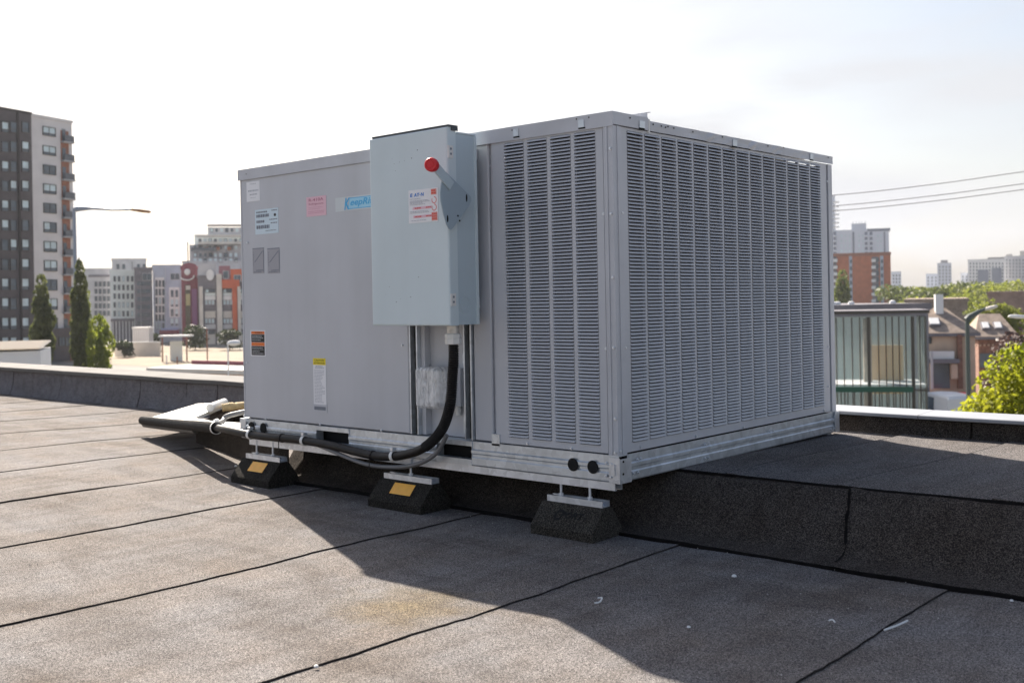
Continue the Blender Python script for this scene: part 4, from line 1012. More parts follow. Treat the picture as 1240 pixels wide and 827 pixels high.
# tower block
tw = Wall(-32, 166, 91, 184)
t, zt = building('apartment_tower', 'tall apartment tower with charcoal brick half and pale half with balconies', 'tower', tw, 141.5, 18, C_PALE, 40)
sj = tw.hit(38, 300)[0]
q = MB(); zd = tw.hit(0, 133)[1]; tw.box(q, -2, sj, G, zd, -17.8, .5); q.build('brick_wing', C_DARK, t)
q = MB(); tw.box(q, -2.1, sj+.1, zd+.02, zd+.35, -17.9, .62); q.build('brick_wing_roof', C_DARK2, t)
band(t, 'pilaster', tw, 18.8, 136, 22.5, 440, C_DARK2, .51, .75)
for k in range(12):
    v = 147.3+23.72*k; fr = M_FRD
    for u0, u1 in ((-28, -20), (-17, -9), (-1.5, 7.6), (9, 17.6), (23, 32.3)):
        if u1 < -2: continue
        window(t, tw, u0+.0*k, v, u1, v+14.5-(u1 < 8)*0, 1, True, fr, random.choice((0, 0, 0, 2, 1)), n0=.5)
for k in range(11):
    v = 152.8+23.2*k+.0; window(t, tw, 51.2+k*.25, v, 67+k*.25, v+13.6, 2, True, M_FRD)
# balconies in a recess painted as rust brick
band(t, 'balcony_wall', tw, 73, 158, 87, 400, C_RUST, .01, .08)
for k in range(11):
    v = 172+23.0*k
    s0, z = tw.hit(73.2+k*.22, v); s1 = tw.len-.1
    q = MB(); tw.box(q, s0, s1, z-.12, z+.12, .08, .75); q.build('balcony_slab', C_SLAB, t)
    q = MB(); tw.box(q, s0+.2, s1-.1, z+.13, z+1.15, .68, .73); tw.box(q, s1-.12, s1-.07, z+.13, z+1.15, .08, .67); q.build('balcony_rail', C_RAIL, t)
    q = MB(); tw.box(q, s0+(s1-s0)*.12, s0+(s1-s0)*.4, z+.13, z+2.2, .082, .14); q.build('balcony_door', M_GL_D, t)
q = MB(); tw.box(q, sj+.02, tw.len+.2, G, tw.hit(60, 398)[1], .1, .9); q.build('podium', C_DARK, t)
for u in (46, 66, 74): window(t, tw, u, 408, u+8, 419, 2, False, M_FRD, n0=.9)
band(t, 'brick_pier', tw, 80, 412, 90, 440, C_RUST, .91, 1.2)

# mid-rise row
def rowb(label, u0, d0, u1, d1, vt, m, dep=9, name='apartment_block', **k):
    wl = facing(u0, d0, u1); t, z = building(name, label, 'apartment block', wl, vt, dep, m, u0, **k); return wl, t
wl, t = rowb('pale grey apartment block nearest the tall poplar', 103, 300, 137, 296, 327, C_GREY)
for r in range(5):
    for c in range(4): window(t, wl, 114.5+5.1*c, 341+8.4*r+r*.4, 118+5.1*c, 347+8.4*r+r*.4, 1, False, M_FRD, 1)
band(t, 'cornice', wl, 107, 333, 133, 335.5, C_CHAR, 0, .4)
wl, t = rowb('square grey stair tower block rising behind the mint facade', 136.5, 290, 178, 300, 315, C_GREY, dep=10)
band(t, 'joint', wl, 159.5, 317, 161, 345, C_CHAR, 0, .3); 
for u in (141, 148, 166, 173): window(t, wl, u, 320, u+3.5, 326, 1, False, M_FRD, 1)
wl, t = rowb('mint white apartment block with five rows of small windows', 134, 268, 163, 262, 329, C_MINT)
for r in range(5):
    for c in range(5): window(t, wl, 137.4+5.3*c, 334.5+10.5*r, 140.4+5.3*c, 341+10.5*r, 1, False, M_FRD, random.choice((1, 1, 2)))
band(t, 'soffit', wl, 134, 386, 163, 388.5, C_CHAR, 0, .5); band(t, 'shopfront', wl, 135, 389, 163, 416, C_CHAR, .01, .06)
for c in range(7): band(t, 'pillar', wl, 136+4*c, 389, 137.6+4*c, 416, C_WHITE, .07, .4)
wl, t = rowb('dark grey slab block between mint and blue facades', 163.5, 266, 185, 268, 326, C_CHAR)
for r in range(7): band(t, 'window_band', wl, 166, 341+9.5*r, 182, 345.5+9.5*r, M_GL_D, 0, .06)
window(t, wl, 172, 331, 184, 339.5, 2, False, M_FRM, 1); band(t, 'vertical_fin', wl, 170, 329, 171.2, 412, C_GREY, .07, .5)
wl, t = rowb('blue grey apartment block framed in white fins', 185.5, 262, 220, 258, 323, C_BLUE)
for u in (185.6, 200, 218.5): band(t, 'white_fin', wl, u, 324, u+1.8, 404, C_WHITE, 0, .6)
band(t, 'white_field', wl, 187.6, 336, 199.8, 386, C_WHITE, 0, .05); band(t, 'white_field', wl, 204.5, 348, 218, 384, C_WHITE, 0, .05)
for r in range(6):
    for c in range(3): window(t, wl, 188.2+4.1*c, 339.5+10.3*r, 190.9+4.1*c, 347.5+10.3*r, 1, False, M_FRD, random.choice((1, 1, 2)), n0=.06)
window(t, wl, 206, 331, 217.5, 339, 2, False, M_FRM, 1)
for r in range(4):
    for c in range(2): window(t, wl, 206.5+5.5*c, 351+11.5*r, 210.5+5.5*c, 360+11.5*r, 1, True, M_FRM, random.choice((1, 2)), n0=.06)
band(t, 'canopy', wl, 193, 400, 217, 404, C_MAROON, .0, 2.0); band(t, 'canopy', wl, 195, 397.5, 216, 399.8, mat('canopy_blue', (.30, .36, .55), .6), .0, 1.8)
# maroon sign tower
wl = facing(220, 246, 240); t, z = building('sign_tower', 'maroon sign tower with curved head and white swirl emblem', 'building', wl, 325, 10, C_MAROON, 221)
q = MB(); s1 = wl.len; q.prism([wl.P+wl.e*s+wl.n*.3+EZ*zz for s, zz in [(0, z-6), (s1, z-6)]+[(s1*(.5+.5*cos(a*pi/10)), z+.2+1.0*sin(a*pi/10)) for a in range(11)]], -wl.n*9.5); q.build('curved_head', C_MAROON, t)
band(t, 'purple_strip', wl, 232, 350, 239.5, 410, C_PURPLE, .0, .35); band(t, 'glass_strip', wl, 224, 345, 231, 405, mat('olive_glass', (.10, .09, .06), .2), .31, .36)
q = MB(); s_, z_ = wl.hit(226.8, 329.5); r_ = .42
q.tube([wl.P+wl.n*.5+wl.e*(s_+r_*.8*cos(a*pi/8))+EZ*(z_+r_*sin(a*pi/8)) for a in range(17)], .34, 6)
s_, z_ = wl.hit(226.5, 334.5); q.tube([wl.P+wl.n*.5+wl.e*(s_+1.5*cos(a))+EZ*(z_+.9*sin(a)) for a in [pi*1.1+pi*k/10*.95 for k in range(11)]], .17, 6)
q.build('swirl_emblem', C_WHITE, t)
for v, h in ((346, 5), (356, 14)): band(t, 'letter_panel', wl, 225, v, 230.5, v+h, C_CREAM if h < 9 else mat('letter_yellow', (.45, .40, .22), .6), .37, .5)
# stepped terraces behind
wl = facing(222, 295, 310); t, z = building('terraced_block', 'stepped grey terraced apartment block rising behind the maroon sign tower', 'apartment block', wl, 318, 20, C_GREY, 230)
for (u0, u1, v0, v1, mm, n) in ((229, 310, 296, 318, C_GREY, -2), (235, 310, 283, 296, C_MINT, -4), (251, 310, 273.5, 284, C_GREY, -6)):
    s0, z1 = wl.hit(u0, v0); s1, z0 = wl.hit(u1, v1); q = MB(); wl.box(q, s0, s1, z0-.5, z1, -20, n); q.build('storey', mm, t)
for u0, v0, v1 in ((237, 284.5, 287), (240, 293, 295.5), (251, 272, 273.8)): band(t, 'cornice', wl, u0, v0, 310, v1, C_CREAM if v0 > 280 else C_CHAR, -2, .3)
for r, v in enumerate((276, 288.5, 297, 306, 313)):
    for c in range(9):
        u = 254+6.2*c if r == 0 else 240+6.2*c-(r > 1)*6
        window(t, wl, u, v, u+4.2, v+5, 1, False, M_FRM if (c+r) % 3 else M_FRD, random.choice((1, 2, 2)), n0=-.0 if r > 3 else -1.5)
for c in range(3): band(t, 'brick_bay', wl, 247+14*c, 299, 252+14*c, 303, C_RUST, -1.4, .1)
band(t, 'balcony_rail', wl, 231, 300, 262, 304, C_RAIL, .0, .6); band(t, 'chimney', wl, 226.5, 293, 228.3, 318, C_CHAR, -1, .2)
# block with cream columns
wl = facing(240, 243, 310); t, z = building('columned_block', 'cream and grey office block with orange red accents and a white disc', 'office block', wl, 336, 14, C_CHAR, 245)
band(t, 'upper_wall', wl, 240.5, 320, 262, 337, C_GREY, -3, -.3)
for u, w_ in ((241, 6), (262, 8), (287.5, 5)): band(t, 'column', wl, u, 347 if u != 262 else 332, u+w_, 424, C_CREAM, .0, .9)
band(t, 'accent', wl, 264, 339, 290, 349, C_RED, .1, .7); band(t, 'accent', wl, 281, 349, 288, 408, C_RED, .05, .6)
band(t, 'accent', wl, 279, 326, 310, 339, C_RED, -.3, .3); band(t, 'accent', wl, 265, 322, 279, 339, mat('rose_panel', (.30, .14, .17), .7), -.4, .1)
window(t, wl, 270, 328, 277, 337.5, 1, False, M_FRM, 1, n0=.1); window(t, wl, 283, 333, 292, 341, 2, False, M_FRM, 1, n0=.3)
for u0, u1 in ((248, 261), (270, 281), (289, 300)):
    for v0, v1, mm in ((352, 358, C_MINT), (358.5, 363, C_WHITE), (370, 376.5, C_CHAR), (377, 385, C_CREAM), (393, 398, C_GREY), (402, 418, C_CREAM)):
        band(t, 'spandrel', wl, u0, v0, u1, v1, mm, 0, .08)
    for v in (363.5, 386):
        for k in range(3): window(t, wl, u0+.4+4*k, v, u0+3.6+4*k, v+5.5, 1, False, M_FRM, 2, n0=.02)
    for v in (350, 400): window(t, wl, u0+.5, v, u1-.5, v+4.5, 3, False, M_FRD, 2, n0=.09)
q = MB(); s_, z_ = wl.hit(254.5, 333); q.prism([wl.P+wl.n*.2+wl.e*(s_+.85*cos(a*pi/10))+EZ*(z_+1.25*sin(a*pi/10)) for a in range(20)], wl.n*.25); q.build('sign_disc', C_WHITE, t)

# far side buildings
wl = facing(1002, 650, 1078); C_TOWB = mat('pale_blue_tower', (.60, .64, .72), .7); C_TOWD = mat('tower_glass', (.16, .19, .26), .3)
t, z = building('white_tower', 'white slab tower with dark glass strips behind the red brick block', 'tower', wl, 279, 16, C_TOWB, 1040)
s0, z1 = wl.hit(1031, 271); s1, _ = wl.hit(1049, 271); q = MB(); wl.box(q, s0, s1, z, z1, -12, -1); q.build('lift_house', C_TOWB, t)
for k in range(5): q = MB(); s_ = s0+(s1-s0)*(.1+.2*k); wl.box(q, s_, s_+.3, z1, z1+1.6, -4, -3.7); q.build('mast', C_GREY, t)
for u0, u1 in ((1009, 1014), (1032, 1036), (1047, 1052), (1053, 1058), (1070, 1073.5)):
    band(t, 'glass_strip', wl, u0, 281, u1, 372, C_TOWD, 0, .2)
for u0, u1 in ((1009, 1014), (1047, 1052), (1053, 1058)):
    for r in range(9): band(t, 'balcony', wl, u0-.2, 285+6*r, u1+.2, 287+6*r, C_TOWB, .21, 1.0)
for u in (1018, 1023, 1028, 1039.5, 1044, 1062, 1066):
    for r in range(9): window(t, wl, u, 284+6*r, u+2, 287.6+6*r, 1, False, C_TOWB, 2)
band(t, 'parapet', wl, 1050, 277.2, 1078, 279.5, C_TOWD, -10, .2)
wl = Wall(996, 800, 1013.5, 805); t, z = building('glass_tower', 'slender pale glass tower partly hidden by the air conditioner', 'tower', wl, 238, 20, C_TOWB, 1009)
for r in range(26): band(t, 'balcony', wl, 1009, 244+5*r, 1015, 246+5*r, C_WHITE, -2, 1.2)
wl = facing(1000, 440, 1079.5); C_BRK = mat('red_brick', (.46, .16, .085), .9, var=.12, vs=.6)
t, z = building('brick_block', 'red brick apartment block with white balcony stack', 'apartment block', wl, 309, 14, C_BRK, 1040)
for u0, u1 in ((1028, 1033), (1065.5, 1071)): band(t, 'glass_strip', wl, u0, 310, u1, 386, C_BLUE, 0, .3)
for u in (1029, 1066.5):
    for r in range(8): window(t, wl, u, 314+8.6*r, u+3, 319+8.6*r, 1, False, C_BLUE, 1, n0=.3)
for u0, u1 in ((1055.5, 1065), (1009, 1014.5)):
    band(t, 'recess', wl, u0, 311, u1, 386, C_CHAR, 0, .05)
    for r in range(9): band(t, 'balcony', wl, u0-.3, 314+8.1*r, u0+5, 317.5+8.1*r, C_WHITE, .06, 1.6)
    for r in range(9): band(t, 'balcony_window', wl, u0+5.3, 312+8.1*r, u1-.5, 317+8.1*r, M_GL_D, .06, .2)
band(t, 'roof_trim', wl, 1000, 307.5, 1079, 309, C_RUST, .0, .4)
for lb, u0, u1, vt, d, mm in (('tiny pale block just past the red brick block', 1080, 1092, 329.5, 1100, C_TOWB), ('low pale base of the distant tower above the trees', 1122, 1137, 332, 1400, C_TOWB), ('small distant tower with peaked roof over the treetops', 1136, 1153, 319, 1350, mat('haze_blue_tower', (.42, .46, .55), .7)),
        ('low pale wing beside the distant dark glass block', 1164, 1174, 331, 900, C_TOWB), ('distant white and dark glass apartment block on the skyline', 1173, 1217, 315, 880, C_WHITE), ('distant grey slab with pale roof house on the skyline', 1217, 1262, 311, 900, C_GREY)):
    wl = facing(u0, d, u1); t, z = building('distant_block', lb, 'distant building', wl, vt, 25, mm, u0)
    nx = max(2, int((u1-u0)/4))
    for r in range(6):
        for c in range(nx):
            if vt+3+4*r < 344: window(t, wl, u0+1+c*(u1-u0-1)/nx, vt+3+4*r, u0+3+c*(u1-u0-1)/nx, vt+5.6+4*r, 1, False, mm, 1)
    if u0 == 1136:
        q = MB(); s_ = wl.len/2; wl.box(q, s_-4, s_+4, z, z+4, -15, -5); q.build('roof_house', C_CHAR, t)
    if u0 == 1173:
        for a_, b_, v0 in ((1184, 1197, 327), (1201, 1213, 325)): band(t, 'dark_bay', wl, a_, v0, b_, 345, C_TOWD, .2, .8)
        band(t, 'penthouse', wl, 1196, 312, 1216, 315, C_CHAR, -8, -.5)
    if u0 == 1217: band(t, 'roof_house', wl, 1235, 304, 1250, 311, C_CREAM, -10, -1); band(t, 'roof_house', wl, 1218, 308, 1226, 311, C_CREAM, -10, -1)

# ------------------------------------------------------------------ trees
L_CYP = leafmat('cypress_leaf', (.05, .07, .022), (.17, .185, .06), .5); L_WIL = leafmat('willow_leaf', (.09, .13, .015), (.28, .31, .04), .6)
L_NEAR = leafmat('lime_leaf', (.17, .22, .012), (.42, .42, .035), .62); L_FAR = leafmat('park_leaf', (.06, .09, .025), (.18, .21, .05), .5)
L_FAR2 = leafmat('park_leaf_light', (.13, .17, .025), (.32, .34, .05), .55); L_PUR = leafmat('plum_leaf', (.05, .03, .03), (.12, .07, .06)); L_SHR = leafmat('shrub_leaf', (.02, .03, .015), (.06, .075, .03))
M_BARK = mat('bark', (.09, .065, .05), .9, var=.4, vs=6)
def tree(name, label, base, h, blobs, n, ls, lm, group=None, trunk=.2, cat='tree', upright=False):
    """trunk with limbs to each clump; crown of many leaf faces spread through the clumps' volume"""
    t = thing(name, label, cat, base, group); b = V(base); q = MB()
    top = max(c[2]+c[5] for c in blobs)
    if trunk:
        tp = [b+V((.05*h*nz3(k, h)*.5, .05*h*nz3(k, 3, h)*.5, h*.8*k/5)) for k in range(6)]
        q.tube(tp, [trunk*(1-.15*k) for k in range(6)], 7)
        for c in blobs[:9]:
            s_ = tp[min(4, max(1, int(5*c[2]/h*.6)))]; e_ = b+V(c[:3]); q.tube([s_, s_.lerp(e_, .5)+V((0, 0, -.04*h)), e_], [trunk*.4, trunk*.25, trunk*.08], 5)
        q.build('trunk', M_BARK, t, smooth=True)
    m = MB(); tot = sum(c[3]*c[4]*c[5] for c in blobs)
    for c in blobs:
        for k in range(max(8, int(n*c[3]*c[4]*c[5]/tot))):
            while True:
                d = V((random.uniform(-1, 1), random.uniform(-1, 1), random.uniform(-1, 1)))
                if .05 < d.length <= 1: break
            d = d.normalized()*(d.length**.45)
            if noise.noise(V((c[0]+d.x*1.7, c[1]+d.y*1.7, c[2]+d.z*1.7))*1.6) < -.18: continue
            p = b+V((c[0]+d.x*c[3], c[1]+d.y*c[4], c[2]+d.z*c[5]))
            nn = (d+V((random.gauss(0, .7), random.gauss(0, .7), random.gauss(0, .7)+.3))).normalized()
            a = nn.orthogonal().normalized(); a = Matrix.Rotation(random.random()*6.28, 3, nn) @ a; bb = nn.cross(a); s_ = ls*random.uniform(.6, 1.3)
            if upright: a = (EZ+V((random.gauss(0, .25), random.gauss(0, .25), 0))).normalized(); bb = V((random.gauss(0, 1), random.gauss(0, 1), 0)).normalized(); s_ *= 1.0
            m.face([p-a*s_, p+bb*s_*.55-a*s_*.1, p+a*s_, p-bb*s_*.55+nn*s_*.15])
    m.build('crown', lm, t); return t
def at(u, v, d, z=G): p = ond(u, v, d); return (p.x, p.y, z)
def column_blobs(h, r, n=9, low=.04):
    return [(random.uniform(-.2, .2)*r, random.uniform(-.2, .2)*r, h*(low+(1-low)*(k+.5)/n), r*f, r*f, h/n*.95) for k in range(n) for f in (min(1, .35+1.5*(1-(k+.5)/n)**.8)*min(1, .6+k*.25),)]
def tz(u, v, d): return ond(u, v, d).z
d = 120
h = tz(48, 338, d)-G; tree('cypress_tree', 'dark columnar cypress in front of the tower, shorter of the two', at(52, 400, d), h, column_blobs(h, 1.15), 5200, .24, L_CYP, 'columnar trees by the tower', .2, upright=True)
h = tz(95, 321, d)-G; tree('cypress_tree', 'tall dark columnar poplar at the edge of the tower', at(97, 400, d), h, column_blobs(h, 1.0), 5600, .24, L_CYP, 'columnar trees by the tower', .2, upright=True)
h = tz(105, 352, 126)-G; tree('young_tree', 'slim bright green young tree just behind the tall poplar', at(105, 400, 126), h, column_blobs(h, .7, 7), 1600, .2, L_WIL, None, .1)
h = tz(118, 382, 116)-G; bl = [(0, 0, h*.8, 1.1, 1.1, h*.2), (.9, .3, h*.62, 1.0, 1, h*.2), (-.9, 0, h*.6, .9, .9, h*.25), (.5, -.4, h*.4, 1.2, 1, h*.3), (-.5, .3, h*.35, 1.1, 1, h*.3), (1.2, 0, h*.3, .7, .8, h*.25), (-1.4, 0, h*.2, .7, .7, h*.2)]
tree('willow_tree', 'bright yellow green willow beside the tall poplar', at(119, 400, 116), h, bl, 3600, .22, L_WIL, None, .14, upright=True)
def roundb(h, r, n=9, low=.25):
    return [(r*.62*cos(k*2.4)*random.uniform(.4, 1), r*.62*sin(k*2.4)*random.uniform(.4, 1), h*(low+(1-low)*random.uniform(.2, .85)), r*random.uniform(.4, .6), r*random.uniform(.4, .6), h*.18) for k in range(n)]+[(0, 0, h*.72, r*.7, r*.7, h*.26)]
for lb, u, vt, d, r in (('dark shrub at the foot of the maroon sign tower', 236, 392, 215, 3.2), ('dark round shrub in front of the cream columns', 278, 398, 212, 3.0), ('low dark shrub beside the white container', 184, 404, 215, 2.4), ('low shrub at the edge of the sandy lot near the willow', 150, 412, 190, 2.2)):
    h = tz(u, vt, d)-G; tree('shrub', lb, at(u, 400, d), h, roundb(h, r, 7, .05), 900, .35, L_SHR, 'shrubs along the lot', .12, 'shrub')
d = 17.5; ux = 1222; h = tz(1222, 418, d)-G; b_ = V(at(ux, 450, d))
def rel(u, v, dd, r, rz): p = ond(u, v, dd); return (p.x-b_.x, p.y-b_.y, p.z-G, r, r, rz)
bl = [rel(1226, 448, d, .42, .36), rel(1200, 468, d, .30, .28), rel(1214, 485, d-.2, .4, .3), rel(1250, 455, d, .5, .5), rel(1188, 487, d, .22, .2), rel(1238, 492, d, .5, .4), rel(1270, 480, d+.3, .7, .7), rel(1180, 500, d, .20, .22), rel(1210, 520, d+.2, .8, .6), rel(1250, 540, d, .9, .8), rel(1290, 440, d, .6, .6), rel(1232, 427, d, .26, .18), rel(1204, 455, d, .16, .14)]
tree('leafy_tree', 'bright lime green tree close beyond the white capped parapet', b_, h, bl, 15000, .050, L_NEAR, None, .12)
d = 62; h = tz(1222, 398, d)-G; tree('plum_tree', 'purple brown leafed tree behind the bright lime tree', at(1228, 430, d), h, roundb(h, 1.9, 9, .3), 3000, .16, L_PUR, None, .12)
h = tz(1020, 331, 300)-G; tree('poplar_tree', 'slim green poplar in front of the red brick block', at(1020, 372, 300), h, column_blobs(h, 2.4, 7), 2000, .5, L_FAR, None, .25, upright=True)
k = 0
KIND = ['rounded park tree', 'broad park tree', 'bushy park tree', 'spreading park tree']
WHERE = ['right past the red brick block', 'beneath the tiny pale block', 'second past the red brick block', 'before the low pale tower base', 'under the small distant tower', 'just past the small distant tower', 'midway between the two distant towers', 'before the low pale wing', 'under the white and dark glass block', 'below the first dark glass bay', 'below the second dark glass bay', 'under the grey skyline slab', 'at the end of the treeline', 'low in front of the treeline near the chimney', 'low beyond the hip roofed house', 'low before the flat brown roof']
for i, (u, vt, d, r) in enumerate(((1086, 345, 330, 7), (1097, 348, 350, 6), (1108, 345, 360, 7), (1121, 349, 340, 6), (1132, 347, 380, 7), (1146, 345, 390, 8), (1158, 342, 400, 8), (1170, 341, 390, 8), (1183, 344, 370, 8), (1196, 342, 400, 8), (1209, 346, 360, 8), (1222, 342, 380, 9), (1238, 339, 350, 9), (1150, 360, 230, 4), (1166, 354, 250, 5), (1104, 358, 260, 5))):
    h = tz(u, vt, d)-G; tree('park_tree', ('yellow green ' if i % 3 == 2 or i > 8 else 'mid green ')+KIND[i % 4]+' '+WHERE[i], at(u, 360, d), h, roundb(h, r, 10, .12), 1000, d*.0020, (L_FAR2 if i % 3 == 2 or i > 8 else L_FAR), 'trees of the far treeline', .35)
for i, (u, vt, lb) in enumerate(((1186, 369, 'light green bush over the house roofs, first from the pole'), (1200, 364, 'light green bush over the house roofs, tallest'), (1216, 367, 'light green bush over the house roofs, by the flat brown roof'), (1228, 370, 'light green bush over the house roofs, nearest the second street lamp'))):
    d = 130; h = tz(u, vt, d)-G; tree('round_tree', lb, at(u, 372, d), h, roundb(h, 2.0, 8, .2), 1300, .24, L_FAR2, 'light green bushes', .12)

# ------------------------------------------------------------------ houses over the white parapet
C_SHIN = mat('brown_shingle', (.30, .235, .19), .9, var=.25, vs=2.5); C_TAN = mat('tan_stucco', (.60, .45, .34), .9, var=.1, vs=1); C_BRB = mat('brown_brick', (.24, .13, .095), .9, var=.25, vs=4)
def hiphouse(label, u0, u1, dn, v_eave, v_ridge, ur0, ur1, wallm, dep, d1=None):
    wl = facing(u0, dn, u1, .6); ze = wl.hit(u0, v_eave)[1]
    t = thing('house', label, 'house', wl.P+wl.e*wl.len/2-wl.n*dep/2+V((0, 0, G)))
    q = MB(); wl.box(q, 0, wl.len, G, ze, -dep, 0); q.build('wall', wallm, t)
    P0 = V((wl.P.x, wl.P.y, 0)); o = .35
    def p(s, n, z): return P0+wl.e*s+wl.n*n+EZ*z
    zr = ze+1.9; r0, r1 = wl.len*ur0, wl.len*ur1
    c = [p(-o, o, ze+.02), p(wl.len+o, o, ze+.02), p(wl.len+o, -dep-o, ze+.02), p(-o, -dep-o, ze+.02)]; rg = [p(r0, -dep/2, zr), p(r1, -dep/2, zr)]
    q = MB(); q.face([c[0], c[1], rg[1], rg[0]]); q.face([c[1], c[2], rg[1]]); q.face([c[2], c[3], rg[0], rg[1]]); q.face([c[3], c[0], rg[0]]); rf = q.build('roof', C_SHIN, t)
    q = MB(); wl.box(q, -o, wl.len+o, ze-.22, ze, o-.04, o+.04); wl.box(q, -o, -o+.08, ze-.22, ze, -dep-o, o-.05); wl.box(q, wl.len+o-.08, wl.len+o, ze-.22, ze, -dep-o, o-.05); q.build('gutter', C_CHAR, t)
    return wl, t, rf, ze, zr, dep, p
wl, t, rf, ze, zr, dep, p = hiphouse('tan house with brown hip roof and one skylight beside the glass pavilion', 1110, 1180, 84, 404, 378, .28, .62, C_TAN, 6)
def skylight(rf, p, s, f, ze, zr, dep, w_=.9):
    y = .35-(dep/2+.35)*f; z = ze+.02+(zr-ze)*f; dn = (V(p(0, .35-(dep/2+.35)*(f+.1), ze+.02+(zr-ze)*(f+.1)))-V(p(0, y, z))).normalized(); e = (V(p(1, 0, 0))-V(p(0, 0, 0))); nn = e.cross(dn).normalized()
    if nn.z < 0: nn = -nn
    q = MB(); q.obox(V(p(s, y, z)), e, dn, nn, (-w_/2, -.55, -.05), (w_/2, .55, .16)); q.obox(V(p(s, y, z)), e, dn, nn, (-w_/2+.1, -.45, .161), (w_/2-.1, .45, .22), 1)
    q.build('skylight', [C_CHAR, C_WHITE], rf)
skylight(rf, p, 1.4, .40, ze, zr, dep)
q = MB(); a_ = V(p(wl.len*.48, -dep*.42, 0)); q.obox(a_, wl.e, wl.n, EZ, (-.3, -.3, zr-.6), (.3, .3, zr+1.1)); q.build('chimney', C_WHITE, rf)
window(t, wl, 1122.5, 408, 1128, 416, 1, True, M_FRD, 1)
band(t, 'shop_fascia', wl, 1123, 425, 1154, 434, C_WHITE, .3, .6); band(t, 'shop_soffit', wl, 1122, 434.3, 1160, 439, C_CHAR, .0, .8); band(t, 'shop_glass', wl, 1130, 440, 1150, 470, M_GL_D, .02, .1)
band(t, 'pillar', wl, 1124.5, 425, 1128, 470, C_GREY, .7, 1.0); band(t, 'pillar', wl, 1158, 405, 1165, 470, C_BRB, .02, .5); band(t, 'awning', wl, 1150, 440, 1158, 458, C_TAN, .1, .7)
wl, t, rf, ze, zr, dep, p = hiphouse('brown brick house with hip roof and two skylights', 1184, 1228, 92, 408, 388, .2, .8, C_BRB, 6)
skylight(rf, p, .75, .42, ze, zr, dep, .7); skylight(rf, p, 1.75, .42, ze, zr, dep, .7)
for k in range(8): band(t, 'wall_light', wl, 1181+5*k, 417.5-k*.2, 1183+5*k, 419.5-k*.2, C_TAN, .02, .12)
band(t, 'window', wl, 1186, 428, 1206, 445, M_GL_D, .0, .1)
wl = facing(1096, 150, 1172); t, z = building('flat_roofed_hall', 'long low hall with brown roof behind the hip roofed house', 'building', wl, 366, 20, C_SHIN, 1120); 
for u in (1120, 1133, 1160): band(t, 'vent', wl, u, 363.5, u+3, 366, C_WHITE, -3, -1)
wl = facing(1196, 185, 1290); t, z = building('brown_hall', 'brown flat roofed building in front of the treeline', 'building', wl, 356, 18, mat('dusty_brown', (.26, .19, .16), .9, var=.2, vs=1), 1220)
wl = Wall(990, 66, 1124, 70); t, z = building('low_shed', 'low dark roofed shed with white dome vents behind the glass pavilion', 'building', wl, 377, 9, C_CHAR, 1060)
for u in (1020, 1026, 1031, 1047.5, 1098):
    s_, _ = wl.hit(u, 376); q = MB(); rows = [[wl.P+wl.e*(s_+r_*cos(k*pi/5))-wl.n*(1.2+r_*sin(k*pi/5))+EZ*(z+.42+h_) for k in range(10)] for r_, h_ in ((.2, 0), (.2, .12), (.16, .2), (.05, .24))]
    q.grid(rows, 0, True); q.face(rows[-1]); q.build('dome_vent', C_WHITE, t, smooth=True)

# glass pavilion
wl = facing(1000, 42, 1122, .7); M_MULL = mat('mullion_bronze', (.07, .065, .055), .5); M_PGL = glassmat('pavilion_glass', (.74, .90, .87), .13, .03); M_GRN = mat('green_rail', (.01, .09, .06), .4)
zt = wl.hit(1060, 380)[1]; t = thing('glass_pavilion', 'tall glass walled stair pavilion with green rail across it', 'pavilion', wl.P+wl.e*wl.len/2-wl.n*1.3+V((0, 0, G)))
ln = wl.len
q = MB(); wl.box(q, -.1, ln+.1, zt, zt+.09, -2.7, .1); q.build('roof', M_MULL, t)
q = MB(); wl.box(q, -.1, ln+.1, zt+.095, zt+.13, -2.75, .14); q.build('roof_trim', C_CHAR, t)
for zf in (-2.75, -5.6, G+.05): q = MB(); wl.box(q, .05, ln-.05, zf-.12, zf, -2.5, -.1); q.build('floor_slab', C_GREY, t)
us = [1013, 1022, 1032, 1041.5, 1052, 1064, 1073, 1081, 1089, 1097, 1105.5, 1114, 1121.5]
ss = [wl.hit(u, 430)[0] for u in us]
for i, s_ in enumerate(ss):
    w_ = .06 if us[i] in (1105.5, 1052) else .018
    q = MB(); wl.box(q, s_-w_, s_+w_, G, zt-.125, -.04, .06); q.build('mullion', M_MULL, t)
for i, (a_, b_) in enumerate(zip([0]+ss, ss)):
    if b_-a_ > .09:
        for z0, z1 in ((zt-2.9, zt-.13), (zt-5.6, zt-2.96), (G, zt-5.66)):
            q = MB(); wl.box(q, a_+.038, b_-.038, z0, z1, -.012, .012); q.build('glass_pane', M_PGL, t)
for zz in (zt-2.93, zt-5.63): q = MB(); wl.box(q, 0, ln, zz-.03, zz+.03, -.035, .03); q.build('transom', M_MULL, t)
for k in range(4):
    q = MB(); wl.obox if False else q.obox(V((wl.P.x, wl.P.y, 0))+wl.e*ln, wl.e, wl.n, EZ, (-.03, -2.5+.62*k, G), (.03, -2.5+.62*k+.06, zt-.13)); q.build('mullion', M_MULL, t)
q = MB(); wl.box(q, ln-.012, ln+.012, G, zt-.13, -2.4, -.08); q.build('glass_pane', M_PGL, t)
q = MB(); wl.box(q, .1, ln-.1, G, zt-.14, -2.66, -2.58); q.build('glass_pane', M_PGL, t)
s0, s1 = wl.hit(1062, 430)[0], wl.hit(1103, 430)[0]; q = MB(); wl.box(q, s0, s1, -3.3, -1.35, -2.3, -2.2); q.build('ochre_wall', mat('ochre_plaster', (.58, .40, .22), .8), t)
